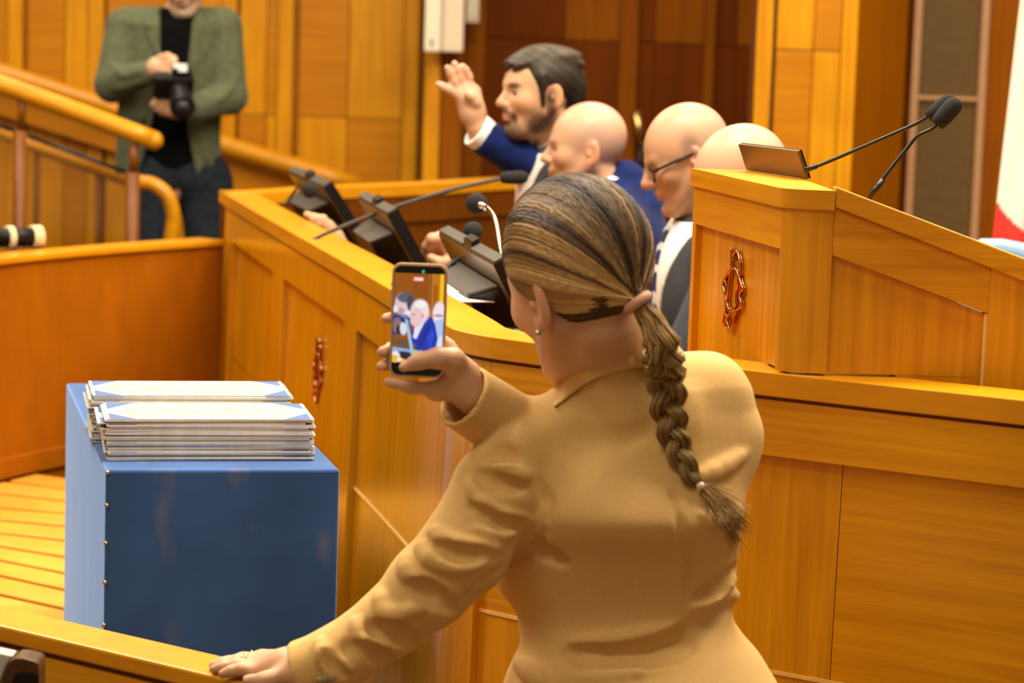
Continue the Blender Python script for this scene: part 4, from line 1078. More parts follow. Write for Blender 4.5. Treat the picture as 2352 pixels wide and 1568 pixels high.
    for px, r in (([(1104, 1040), (1135, 1030), (1180, 1050)], .0105), ([(1096, 1085), (1140, 1110), (1200, 1118)], .007), ([(1085, 1165), (1150, 1200), (1210, 1206)], .006), ([(1010, 1255), (1060, 1275), (1120, 1272)], .008), ([(945, 1345), (989, 1364), (1046, 1405)], .010), ([(852, 1441), (911, 1457), (950, 1478)], .010), ([(797, 1487), (853, 1503), (892, 1518)], .009),
                  ([(750, 1500), (760, 1530), (790, 1550)], .006), ([(1305, 1500), (1420, 1512), (1530, 1492), (1610, 1444), (1690, 1390)], .015), ([(1600, 1372), (1650, 1345), (1690, 1305)], .007), ([(1225, 1258), (1255, 1270), (1295, 1290)], .007)):
        J.ridge(px, r*1.35, 0.0, .010, 'cut')
    for px in ([(1252, 1180), (1245, 1235), (1200, 1275), (1110, 1335), (1040, 1400)], [(1240, 1095), (1258, 1150), (1254, 1200)], [(1545, 1130), (1580, 1300), (1575, 1420)]):
        J.ridge(px, .0085, -.0045, .004, 'cut')
    # hollow cuffs and neck opening
    d1 = (ce - ce0)/np.linalg.norm(ce - ce0); J.cone(ce - d1*.035, ce + d1*.02, .0345, .0345, .003, 'cut')
    d2 = (q1 - q2)/np.linalg.norm(q1 - q2); J.cone(q1 - d2*.04, q1 + d2*.02, .040, .040, .003, 'cut')
    # standing collar
    J.cone(P(1415, 860, 3.55), P(1390, 700, 3.54), .070, .070, .01, 'cut')
    Cf = Field(J.lo, J.lo + J.h*(J.n - 1), J.h); Cf.F = np.full_like(J.F, .08)
    nA, nB = P(1436, 925, 3.555), P(1400, 745, 3.54)
    Cf.cone(nA, nB, .086, .073, 0); Cf.cone(P(1418, 870, 3.555), P(1390, 700, 3.54), .060, .066, .004, 'cut')
    upc = np.array([-.80, 0, 1.0]); upc /= np.linalg.norm(upc); Cf.half(P(1440, 768, 3.48), upc)
    hh = np.clip(.5 + .5*(J.F - Cf.F)/.012, 0, 1); J.F = J.F + (Cf.F - J.F)*hh - .012*hh*(1 - hh)
    jk = fbuild(J, 'jacket', M['camel'], o)
    Tc = cr([P(*v) for v in ((1262, 926, 3.55), (1276, 908, 3.54), (1302, 870, 3.518), (1345, 826, 3.494), (1395, 790, 3.476), (1445, 769, 3.468), (1500, 770, 3.473), (1550, 800, 3.50))], 5)
    Bp = cr([np.array(v, float) for v in ((1272, 934), (1288, 924), (1314, 905), (1357, 876), (1415, 856), (1475, 847), (1530, 852), (1580, 872))], 5)
    rows = [[], [], [], [], []]
    for a, b in zip(Tc, Bp):
        q = J.surf(*b); q = q if q is not None else P(b[0], b[1], 3.47)
        q = q + np.array([0, -.0075, .001]); a = np.asarray(a)
        rows[0].append(a + [0, .016, -.030]); rows[1].append(a + [0, .008, -.004]); rows[2].append(a); rows[3].append(a*.5 + q*.5 + [0, -.006, .004]); rows[4].append(q)
    nr_ = len(Tc); vs = [v for r in rows for v in r]; mb = MB()
    mb.add(vs, [(r*nr_ + i, r*nr_ + i + 1, (r + 1)*nr_ + i + 1, (r + 1)*nr_ + i) for r in range(4) for i in range(nr_ - 1)])
    co_ = mb.build('collar', M['camel'], jk, smooth=True); sd_ = co_.modifiers.new('s', 'SOLIDIFY'); sd_.thickness = .005; sd_.offset = 0; ss = co_.modifiers.new('u', 'SUBSURF'); ss.levels = ss.render_levels = 2
    for (x, y) in ((735, 1561), (748, 1558), (761, 1556)):
        q = J.surf(x, y)
        if q is not None: MB().ball(q + [0, -.003, 0], (.006, .004, .006), 12, 8).build('button', plain('horn_button', (.30, .20, .09, 1), .35), jk, smooth=True)
    # rings and earring
    for fi, t in ((1, .62), (1, .80), (0, .55)):
        x, y, Y = kx[fi]; k = P(x, y, Y); k[2] = max(k[2], zr + .014); tp = at_z(tips[fi][0], tips[fi][1], zr + .0075); m = k + (tp - k)*.45; m[2] = zr + .017
        d = (m - k)/np.linalg.norm(m - k); q = k + (m - k)*t; a1 = np.cross(d, [0, 0, 1.]); a1 /= np.linalg.norm(a1); a2 = np.cross(d, a1)
        MB().tube([q + .0106*(math.cos(u)*a1 + math.sin(u)*a2) for u in np.linspace(0, 2*math.pi, 20)], .0015, 6, caps=False).build('ring', M['brass'], o, smooth=True)
    ew = c + R @ (np.array([-.002, .084, -.040])*s)
    MB().ball(ew, .0042, 12, 8).build('earring', M['steel'], o, smooth=True)

    # hair: cap, swept strands, ponytail and braid
    hc = np.array([-.016, 0, .040]); hr = np.array([.098, .077, .090])*1.05 + .005
    toW = lambda L: c + (np.atleast_2d(L)*s) @ R.T
    tie = np.array([-.110, .006, -.032])
    Hf = Field(c - .16, c + .16, .004)
    Hf.ell(toW(hc)[0], hr*s*.972, R); Hf.cone(toW(np.array([-.07, 0, -.02]))[0], toW(tie*.92)[0], .030*s, .008*s, .01)
    Hf.ell(toW(tie + np.array([.006, 0, .0]))[0], .036*s, None, .01, 'cut')
    n1 = R @ np.array([.72, 0, -.69]); n1 /= np.linalg.norm(n1); Hf.half(toW(np.array([.045, 0, .030]))[0], n1)
    n2 = R @ np.array([-.10, 0, -1.0]); n2 /= np.linalg.norm(n2); Hf.half(toW(np.array([-.05, 0, -.050]))[0], n2)
    rr = np.random.default_rng(11)
    hp = fbuild(Hf, 'hair', M['hair'], o, col=np.array([.15, .085, .035]))
    V = []; Q = []; CC = []
    def strand(pts, r, cols):
        n0 = sum(len(v) for v in V); k = len(pts); pts = np.array(pts); T = np.gradient(pts, axis=0); T /= np.linalg.norm(T, axis=1)[:, None] + 1e-9
        ref = np.array([.3, -.8, .5]); A = np.cross(T, ref); A /= np.linalg.norm(A, axis=1)[:, None] + 1e-9; B = np.cross(T, A)
        rr_ = np.asarray(r)[:, None] if hasattr(r, '__len__') else r
        rings = np.stack([pts + rr_*(math.cos(t)*A + math.sin(t)*B) for t in (0, 1.57, 3.14, 4.71)], 1)
        V.append(rings.reshape(-1, 3)); CC.append(np.repeat(np.array(cols), 4, axis=0))
        for i in range(k - 1):
            for j in range(4): Q.append((n0 + i*4 + j, n0 + i*4 + (j + 1) % 4, n0 + i*4 + 4 + (j + 1) % 4, n0 + i*4 + 4 + j))
    td = (tie - hc)/hr; td = td/np.linalg.norm(td)
    start = [np.array(v, float) for v in ((.40, .91, -.20), (.64, .75, -.02), (.78, .60, .22), (.80, .38, .48), (.76, 0, .66), (.80, -.38, .48), (.78, -.60, .22), (.4, -.9, -.2))]
    curve = np.array(cr(start, 20)); tt = np.linspace(0, 1, len(curve))
    dark, mid, blond, lite = [np.array(v) for v in ((.030, .013, .004), (.135, .078, .034), (.50, .30, .105), (.72, .49, .21))]
    NC = 210; cu = np.sort(rr.uniform(0, 1, NC)); ctone = .45*rr.normal(0, 1, NC) + 1.0*np.sin(cu*47 + .6) + .8*np.sin(cu*101); coff = rr.uniform(0, 1, NC)
    def path(u, back, off, kk):
        a = np.array([np.interp(u, tt, curve[:, j]) for j in range(3)]); a /= np.linalg.norm(a)
        ph = math.radians(-24 - 16*max(0, 1 - u/.12) + 228*u); m = np.array([-.12, math.cos(ph), math.sin(ph)]); out = []
        for q in range(kk):
            t = back + (1 - back)*q/(kk - 1); d = (1 - t)**2*a + 2.1*t*(1 - t)*m + t*t*td; d /= np.linalg.norm(d)
            L = hc + hr*d*(.975 + off*math.sin(math.pi*q/(kk - 1))); e = max(0, (t - .80)/.20)
            out.append((t, L*(1 - e) + tie*e))
        return out
    base_u = lambda u: np.interp(u, [0, .08, .16, .26, .36, .46, .60, .8, 1], [.92, .95, .80, .64, .38, .14, .14, .4, .6])
    for i in range(3600):
        big = i < 1300; ci = rr.integers(NC); u = float(np.clip(cu[ci] + rr.normal(0, .004), 0, 1)); kk = 16
        off = .026 + .020*coff[ci] + rr.uniform(0, .006)
        pts = []; cols = []; end = rr.normal(0, .004, 3)
        for t, L in path(u, rr.uniform(0, .5)**1.4 if not big else rr.uniform(0, .04), off, kk):
            pts.append(toW(L + end*max(0, (t - .8)/.2))[0])
            f = np.clip(base_u(u)*(.40 + 1.0*min(t, .75)) + .20*ctone[ci]*(.35 + t) + rr.normal(0, .02) - .10*max(0, .25 - t)*4*.3, 0, 1)
            col = dark*(1 - f/.35) + mid*(f/.35) if f < .35 else (mid*(1 - (f - .35)/.4) + blond*((f - .35)/.4) if f < .75 else blond*(1 - (f - .75)/.25) + lite*((f - .75)/.25))
            cols.append(col*(1 - .5*max(0, .3 - t)/.3) + np.array([.16, .105, .06])*.5*max(0, .3 - t)/.3)
        strand(pts, np.concatenate([[.0006], np.linspace(.0014, .0013, kk - 1)])*(rr.uniform(1.05, 1.6) if big else rr.uniform(.7, 1.2)), cols)
    for i in range(520):                                   # nape hair pulled up to the tie
        a = np.array([rr.uniform(-.75, .05), rr.choice((-1, 1))*rr.uniform(.10, .85), rr.uniform(-.75, -.5)]); a /= np.linalg.norm(a)
        om = math.acos(np.clip(a @ td, -1, 1)); pts = []; 
        for q in range(9):
            t = q/8; d = (math.sin((1 - t)*om)*a + math.sin(t*om)*td)/math.sin(om); L = hc + hr*d*(.985 + .03*math.sin(math.pi*t)); e = max(0, (t - .7)/.3); pts.append(toW(L*(1 - e) + tie*e)[0])
        strand(pts, rr.uniform(.0012, .0022), [mid*rr.uniform(.3, 1.0)]*9)
    Vs = np.concatenate(V); o2 = np_mesh('hair_strands', Vs, np.array(Q), M['hair'], hp, col=np.concatenate(CC)); tag(o2, kind='stuff')
    # scrunchie
    tw = toW(tie)[0]; pb = P(1503, 745, 3.395)
    dv = (pb - tw)/np.linalg.norm(pb - tw); a1 = np.cross(dv, [0, 1, 0]); a1 /= np.linalg.norm(a1); a2 = np.cross(dv, a1)
    MB().tube([tw + dv*.004 + .0155*(math.cos(t)*a1 + math.sin(t)*a2) for t in np.linspace(0, 2*math.pi, 26)], .0072, 8, caps=False).build('hair_tie', plain('pink_beige_tie', (.52, .28, .17, 1), .7), o, smooth=True)
    # braid: loose ponytail, then three plaited bundles
    V.clear(); Q.clear(); CC.clear()
    bpx = [(1480, 702, .016), (1500, 745, .023), (1520, 800, .026), (1530, 850, .025), (1532, 905, .024), (1540, 960, .022), (1552, 1015, .019), (1572, 1065, .015), (1592, 1098, .011), (1606, 1112, .006)]
    ctr = []
    for x, y, r in bpx:
        q = J.surf(x, min(y, 1110)) if y > 800 else None
        Y = (q[1] - r*.75) if q is not None else np.interp(y, [690, 800], [tw[1] - .005, 3.40]); ctr.append(np.append(P(x, y, min(Y, 3.45)), r))
    ctr[0][:3] = tw + dv*.012
    cv = np.array(cr(ctr, 12)); n = len(cv); al = np.concatenate([[0], np.cumsum(np.linalg.norm(np.diff(cv[:, :3], axis=0), axis=1))])
    T = np.gradient(cv[:, :3], axis=0); T /= np.linalg.norm(T, axis=1)[:, None]; A = np.cross(T, [0, 1.0, 0]); A /= np.linalg.norm(A, axis=1)[:, None]; B = np.cross(T, A)
    for b_ in range(3):
        for i in range(80):
            ang = rr.uniform(0, 6.28); rad = math.sqrt(rr.uniform(0, 1)); tone = np.clip(rr.normal(.68, .28), 0, 1); pts = []; cols = []; rs = []
            for q in range(0, n, 1):
                ph = al[q]/.052*math.pi + b_*2*math.pi/3; loose = np.clip((al[q] - .035)/.04, .15, 1)
                R_ = cv[q, 3]; off = A[q]*math.sin(ph)*R_*.62*loose + B[q]*math.sin(2*ph)*R_*.42*loose
                bw = R_*(.55 if loose > .6 else .75)
                pts.append(cv[q, :3] + off + A[q]*math.cos(ang)*rad*bw + B[q]*math.sin(ang)*rad*bw*.8)
                f = tone*(1.0 - .38*al[q]/al[-1]); cols.append(dark*(1 - f)*.9 + (blond*(1 - f*.4) + lite*f*.4)*f); rs.append(.0016*(.5 + .5*R_/.024))
            strand(pts, rs, cols)
    for i in range(150):                                   # tuft below the elastic
        e = rr.normal(0, 1, 2)*12; pts = []
        for t in np.linspace(0, 1, 8):
            x, y = 1608 + t*(70 + e[0]*1.6) + 12*t*t, 1112 + t*(60 + e[1]*2.2) + (22 + e[0])*t*t
            q = J.surf(min(x, 1700), y); pts.append(P(x, y, (q[1] if q is not None else 3.44) - .006 - .006*rr.uniform()))
        strand(pts, np.linspace(.0009, .0005, 8), [mid*.7 + blond*rr.uniform(.3, .8)]*8)
    br = np_mesh('braid', np.concatenate(V), np.array(Q), M['hair'], o, col=np.concatenate(CC))
    q = J.surf(1607, 1111); MB().ball(q + [0, -.012, 0], .0058, 12, 8).build('elastic_bead', plain('pearl_bead', (.75, .58, .48, 1), .25), o, smooth=True)
    return o, J
WOMAN, WJ = woman()

# phone
def phone():
    cs = [P(901, 603, 3.462), P(1029, 608, 3.462), P(1021, 870, 3.462), P(893, 864, 3.462)]
    C = sum(cs)/4; ux = cs[1] - cs[0]; wd_ = np.linalg.norm(ux); ux /= wd_; uy = cs[0] - cs[3]; ht = np.linalg.norm(uy); uy = uy/ht; uy -= ux*(ux @ uy); uy /= np.linalg.norm(uy)
    n = np.cross(ux, uy); n = n if n[1] < 0 else -n
    o = empty('phone', C, 'phone in a pale gold case showing the seated men live on its screen', 'phone')
    def rr(w, h, r, k=6):
        out = []
        for (sx, sy, a0) in ((1, 1, 0), (-1, 1, 90), (-1, -1, 180), (1, -1, 270)):
            for j in range(k + 1):
                a = math.radians(a0 + 90*j/k); out.append((sx*(w/2 - r) + r*math.cos(a), sy*(h/2 - r) + r*math.sin(a)))
        return out
    at = lambda x, y, d: C + ux*x + uy*y + n*d
    O = rr(wd_, ht, .0125); I = rr(wd_ - .006, ht - .006, .0105)
    gold = plain('pale_gold_case', (.66, .45, .28, 1), .3, .6)
    mb = MB(); k = len(O)
    vs = [at(x, y, -.010) for x, y in O] + [at(x, y, .0012) for x, y in O] + [at(x, y, .0016) for x, y in I] + [at(x, y, -.003) for x, y in I]
    fs = [tuple(reversed(range(k)))]
    for a in range(3): fs += [(a*k + i, a*k + (i + 1) % k, (a + 1)*k + (i + 1) % k, (a + 1)*k + i) for i in range(k)]
    mb.add(vs, fs); mb.build('case', gold, o)
    MB().hexa([at(x, y, -.004) for x, y in I], [at(x, y, .0004) for x, y in I]).build('glass_front', plain('black_glass', (.006, .004, .003, 1), .08), o)
    # live picture: a grid of coloured points that gives off light
    sw_, sh = wd_ - .0072, .1235; y0 = .0035; nx, ny = 70, 120
    U, Vv = np.meshgrid(np.linspace(0, 1, nx + 1), np.linspace(0, 1, ny + 1), indexing='ij')
    X, Y = U*124, Vv*208           # picture units, roughly one per target pixel
    img = np.zeros((nx + 1, ny + 1, 3)); img[:] = lin(150, 80, 8)[:3]
    def paint(mask, rgb, a=1.0): m = (mask*a)[..., None]; img[:] = img*(1 - m) + np.array(lin(*rgb)[:3])*m
    def E(cx, cy, rx, ry, s_=.12): return np.clip((1 + s_ - np.sqrt(((X - cx)/rx)**2 + ((Y - cy)/ry)**2))/(2*s_), 0, 1)
    def poly(pts):
        m = np.ones_like(X, bool); c_ = False
        inside = np.zeros_like(X, bool); p = pts
        for i in range(len(p)):
            (xa, ya), (xb, yb) = p[i], p[i - 1]
            cnd = ((ya > Y) != (yb > Y)) & (X < (xb - xa)*(Y - ya)/((yb - ya) or 1e-9) + xa); inside ^= cnd
        return inside.astype(float)
    paint(poly([(0, 0), (46, 0), (46, 208), (0, 208)]), (158, 84, 6)); paint(poly([(86, 0), (124, 0), (124, 208), (86, 208)]), (196, 120, 20)); paint(poly([(88, 0), (92, 0), (92, 90), (88, 90)]), (120, 60, 0)); paint(poly([(112, 0), (122, 0), (122, 90), (112, 90)]), (255, 200, 20)); paint(poly([(96, 26), (108, 26), (108, 90), (96, 90)]), (170, 95, 5))
    paint(E(113, 92, 16, 28), (250, 235, 240)); paint(poly([(102, 108), (124, 102), (124, 190), (98, 190)]), (180, 205, 250)); paint(E(112, 96, 14, 3), (190, 150, 170)); paint(poly([(108, 150), (124, 140), (124, 200), (100, 200)]), (225, 232, 255))
    paint(poly([(0, 98), (20, 92), (44, 110), (44, 140), (0, 145)]), (52, 62, 130)); paint(E(20, 72, 17, 25), (236, 205, 205)); paint(E(28, 57, 20, 12), (92, 98, 118)); paint(E(40, 68, 8, 17), (70, 66, 80)); paint(E(16, 88, 11, 8), (200, 160, 165)); paint(E(36, 100, 10, 14), (245, 240, 250)); paint(E(4, 84, 8, 8), (240, 232, 245))
    paint(poly([(48, 130), (78, 108), (94, 98), (104, 118), (111, 150), (104, 186), (60, 192), (46, 170)]), (24, 52, 178)); paint(poly([(62, 170), (78, 130), (88, 116), (92, 124), (78, 160), (70, 186)]), (16, 34, 120), .6); paint(poly([(84, 150), (96, 128), (104, 140), (92, 176)]), (40, 80, 225), .7)
    paint(poly([(50, 150), (54, 122), (80, 104), (74, 120), (58, 152)]), (240, 236, 250)); paint(E(65, 88, 23, 28), (250, 226, 228)); paint(E(57, 102, 17, 22), (242, 204, 204)); paint(E(44, 102, 6, 9), (238, 196, 196)); paint(E(67, 71, 15, 9), (255, 248, 246)); paint(E(72, 98, 4, 6), (225, 170, 170)); paint(E(50, 95, 4, 1.6), (150, 110, 115))
    paint(poly([(2, 152), (40, 156), (58, 166), (56, 178), (2, 168)]), (110, 84, 60)); paint(poly([(0, 172), (50, 178), (52, 190), (0, 190)]), (150, 180, 225)); paint(E(26, 196, 34, 14), (38, 32, 52)); paint(E(10, 122, 11, 18), (150, 112, 118)); paint(E(16, 132, 8, 11), (40, 32, 48)); paint(E(26, 128, 9, 16), (228, 228, 240)); paint(E(30, 108, 12, 8), (44, 50, 105))
    paint(poly([(28, 104), (36, 108), (58, 202), (50, 204)]), (170, 200, 232)); paint(E(28, 100, 9, 4), (110, 140, 200)); paint(E(8, 196, 12, 14), (245, 240, 250)); paint(E(58, 182, 8, 4), (190, 210, 120)); paint(E(70, 182, 4, 4), (200, 215, 250))
    paint(poly([(0, 190), (14, 193), (30, 200), (46, 206), (124, 206), (124, 208), (0, 208)]), (250, 190, 40)); paint(E(18, 201, 5, 4.5), (255, 255, 255))
    paint(poly([(46, 8), (72, 8), (72, 18), (46, 18)]), (255, 90, 80)); paint(poly([(48, 10), (70, 10), (70, 16), (48, 16)]), (255, 225, 225))
    Vt = np.stack([at((u - .5)*sw_, y0 + (.5 - v)*sh, .00075) for u, v in zip(U.ravel(), Vv.ravel())])
    ids = np.arange((nx + 1)*(ny + 1)).reshape(nx + 1, ny + 1); Qd = np.stack([ids[:-1, :-1], ids[1:, :-1], ids[1:, 1:], ids[:-1, 1:]], -1).reshape(-1, 4)
    m, t, b = new_mat('phone_display'); a = t.nodes.new('ShaderNodeVertexColor'); a.layer_name = 'Col'
    t.links.new(a.outputs[0], b.inputs['Emission Color']); b.inputs['Emission Strength'].default_value = PHONE_E; setp(b, Base_Color=(.01, .01, .01, 1), Roughness=.15)
    np_mesh('display', Vt, Qd, m, o, col=img.reshape(-1, 3), smooth=False)
    g, t, b = new_mat('green_indicator'); setp(b, Base_Color=(0, .3, .15, 1)); b.inputs['Emission Color'].default_value = (0, .55, .25, 1); b.inputs['Emission Strength'].default_value = PHONE_E
    MB().tube([at(.0045, ht/2 - .0105, .0004), at(.0045, ht/2 - .0105, .0010)], .0021, 14).build('indicator_light', g, o)
    for yy in (.038, .024, .049): MB().box(at(-wd_/2 - .0003, yy, -.004), (.0022, .0085 if yy < .045 else .004, .003), np.stack([ux, uy, n])).build('side_button', gold, o)
    return o
PHONE_E = 0.62
phone()
# ------------------------------------------------------------------ the seated men
def torso_parts(name, c_neck, c_hip, fwd, width, depth, jm, parent, arms, tie=None, shirt=True, vdep=.20, h=.0065, collar=None, extra=()):
    """jacket built along a leaning spine; shirt front and tie lie on it"""
    fwd = np.array([*fwd, 0.0]); fwd /= np.linalg.norm(fwd); lat = np.array([-fwd[1], fwd[0], 0]); c_neck = np.asarray(c_neck); c_hip = np.asarray(c_hip)
    ax = c_neck - c_hip; L = np.linalg.norm(ax); ax /= L; f2 = fwd - ax*(fwd @ ax); f2 /= np.linalg.norm(f2); R = np.stack([f2, lat, ax], 1)
    pts = [c_neck, c_hip] + [p for a in arms for p in a[0]]
    lo, hi = bounds(pts, .30); lo[2] = min(lo[2], c_hip[2] - .1)
    def fld(g, hh=h):
        F = Field(lo, hi, hh)
        F.ell(c_hip + ax*L*.62 + f2*.005, (depth + g, width + g, L*.46 + g), R, .03)
        F.ell(c_hip + ax*L*.18 + f2*.01, (depth*1.05 + g, width*.86 + g, L*.42 + g), R, .05)
        F.cone(c_hip + ax*L*.86 - lat*(width - .045), c_hip + ax*L*.86 + lat*(width - .045), .062 + g, .062 + g, .05)
        F.cone(c_neck - ax*.05, c_neck + ax*.012, .085 + g, .060 + g, .04)
        return F
    F = fld(0)
    for p0, p1, r0, r1 in extra: F.cone(p0, p1, r0, r1, .03)
    for (pp, rs) in arms:
        for i in range(len(pp) - 1): F.cone(pp[i], pp[i + 1], rs[i], rs[i + 1], .02, flat1=(i == len(pp) - 2))
    F.ell(c_neck + f2*.020 + ax*.05, (.052, .056, .06), R, .012, 'cut')
    # lapel opening
    F0 = F.F.copy()
    jk = None
    pieces = []
    if shirt:
        S = fld(.003); a0 = c_hip + ax*(L - vdep)
        for sg in (-1, 1):
            n = lat*sg*1.0 - ax*.40; n /= np.linalg.norm(n); S.half(a0, n)
        S.half(c_hip + ax*L*.75, -f2); S.half(c_neck + ax*.008, ax)
        pieces.append(('shirt_front', S, M['shirt']))
        for sg in (-1, 1):                               # lapels: raised wedges beside the opening
            p0 = c_hip + ax*(L - vdep + .01); 
    jk = fbuild(F, name, jm, parent)
    for nm, S, m in pieces: fbuild(S, nm, m, parent)
    if tie is not None:
        T = fld(.010); 
        for sg in (-1, 1): T.half(c_hip + ax*(L - .03) + lat*sg*.016, lat*sg - ax*.0)
        T.half(c_hip + ax*L*.75, -f2); T.half(c_neck - ax*.005, ax); T.half(c_hip + ax*(L - vdep - .005), -ax)
        fbuild(T, 'tie', tie, parent)
    if collar: 
        cz = c_neck + ax*.012; pts = [cz + .060*(math.cos(t)*f2*.95 + math.sin(t)*lat) + ax*(.018 - .022*max(0, math.cos(t))) for t in np.linspace(.25, 2*math.pi - .25, 30)]
        MB().tube(pts, .011, 8, flat=1.6).build('shirt_collar', M['shirt'], parent, smooth=True)
    return F, jk, R
def bodycore(F, neck, hip, arms, seat=.66):
    F.cone(neck, neck + (hip - neck)*.4, .052, .085, .03); F.cone(neck + (hip - neck)*.4, hip, .085, .10, .03)
    for pp, rs in arms: F.chain(pp, [r*.62 for r in rs], .012)
def legs(hip, fwd, lat, parent, mat, zs=.70, zf=.22):
    hip = np.asarray(hip); T = Field(*bounds([hip - .3, hip + np.array([fwd[0], fwd[1], 0])*.62 + lat*.3, hip + np.array([fwd[0], fwd[1], 0])*.62 - lat*.3, [hip[0], hip[1], zf]], .15), .010)
    for sg in (-1, 1):
        h = np.array([hip[0], hip[1], zs]) + lat*sg*.10; k = h + np.array([fwd[0], fwd[1], 0])*.42; a = k - [0, 0, zs - zf - .06]; T.chain([h, k, a, a + np.array([fwd[0], fwd[1], 0])*.16 - [0, 0, .02]], [.085, .062, .045, .04], .03)
    T.cone(hip, np.array([hip[0], hip[1], zs]), .12, .12, .04)
    return fbuild(T, 'trousers', mat, parent)
def hair_man1(c, R, s, par):
    hc = np.array([-.016, 0, .045]); w = lambda x, y, z: c + R @ (np.array([x, y, z])*s)
    H = Field(c - .17, c + .17, .0035)
    H.ell(w(*hc), np.array([.104, .0835, .084])*s, R); H.ell(w(.040, -.005, .088), np.array([.060, .062, .022])*s, R @ frame(0, 22), .02); H.ell(w(-.04, .005, .100), np.array([.075, .066, .022])*s, R, .02); H.ell(w(-.090, 0, .0), np.array([.036, .060, .060])*s, R, .03)
    def face(X, Y, Z):
        q = [R[0, i]*(X - c[0]) + R[1, i]*(Y - c[1]) + R[2, i]*(Z - c[2]) for i in range(3)]
        return np.maximum((.040 + .02*np.clip((q[2] - .02)/.06, -1, 1)) - q[0], q[2] - (.098 - .35*np.abs(q[1])) + .25*np.clip(q[0] - .05, 0, .1))
    H.put(c - .17, c + .17, face, .006, 'cut')
    for y in (-1, 1):
        H.ell(w(-.008, .085*y, -.008), np.array([.026, .03, .037])*s, R, .006, 'cut')
        H.cone(w(.050, .06*y, -.06), w(-.03, .075*y, -.075), .050*s, .045*s, .01, 'cut')
        H.cone(w(.026, .0765*y, .050), w(.020, .0745*y, -.022), .0085*s, .0065*s, .012)
    H.half(w(0, 0, -.058), R @ np.array([0, 0, -1.0]))
    for y in np.linspace(-.050, .050, 9):
        H.cone(w(.090 - abs(y)*.35, y, .070 + .008*math.sin(y*160)), w(-.01, y*1.05, .112), .0065*s, .008*s, .008); H.cone(w(-.01, y*1.05, .112), w(-.095, y*1.15, .080), .008*s, .009*s, .008)
    def col(V):
        n_ = np.sin((V @ np.array([140., 60., 210.]))) * .25 + 1; up = np.clip((V[:, 2] - c[2] - .02)/.12, 0, 1)[:, None]
        return np.array([[.012, .008, .005]])*(1 - up)*n_[:, None] + np.array([[.060, .042, .023]])*up*n_[:, None]
    return fbuild(H, 'hair', M['hair'], par, col=col)

def man1():
    c = P(1238, 217, 6.95); R = frame(203, 1); s = 1.05; fwd = (-.97, -.24); lat = np.array([.24, -.97, 0])
    neck = P(1276, 345, 7.0); hip = P(1345, 800, 7.06)
    lh = P(735, 505, 6.98)
    la = [(neck + lat*.17 + [0.02, 0, -.08], P(1170, 690, 6.72), P(830, 640, 6.98)), (.06, .052, .042)]
    base = np.array([hip[0], hip[1], .2])
    F = Field(*bounds([c - .15, c + .17, lh - .06, hip, neck], .12), .0045)
    head(F, c, R, s, neck=(neck, .056), nose=.88); bodycore(F, neck, hip, [la])
    wv = P(785, 555, 6.98)
    F.cone(la[0][2], P(768, 545, 6.98), .026, .024, .012); F.cone(P(768, 545, 6.98), P(752, 522, 6.97), .024, .022, .012)
    for (a, b) in (((742, 502), (728, 500)), ((738, 508), (718, 506)), ((724, 500), (704, 492)), ((744, 512), (730, 515))): finger(F, [P(756, 522, 6.97), P(*a, 6.96), P(*b, 6.95)], .012, .009, .008)
    o = fbuild(F, 'person', M['skin'], origin=base, col=face_col(c, R, s, base=np.array([.53, .305, .165]), beard=(.055, .024, .010), brows=(.02, .012, .007), bw=.0075))
    tag(o, 'bearded man with dark hair in a grey suit looking to the left', 'person')
    hair_man1(c, R, s, o)
    torso_parts('suit_jacket', neck, hip, fwd, .205, .125, M['greysuit'], o, [la], tie=plain('pink_tie', (.62, .36, .33, 1), .6), vdep=.30, collar=True)
    legs(hip, fwd, lat, o, M['greysuit']); return o

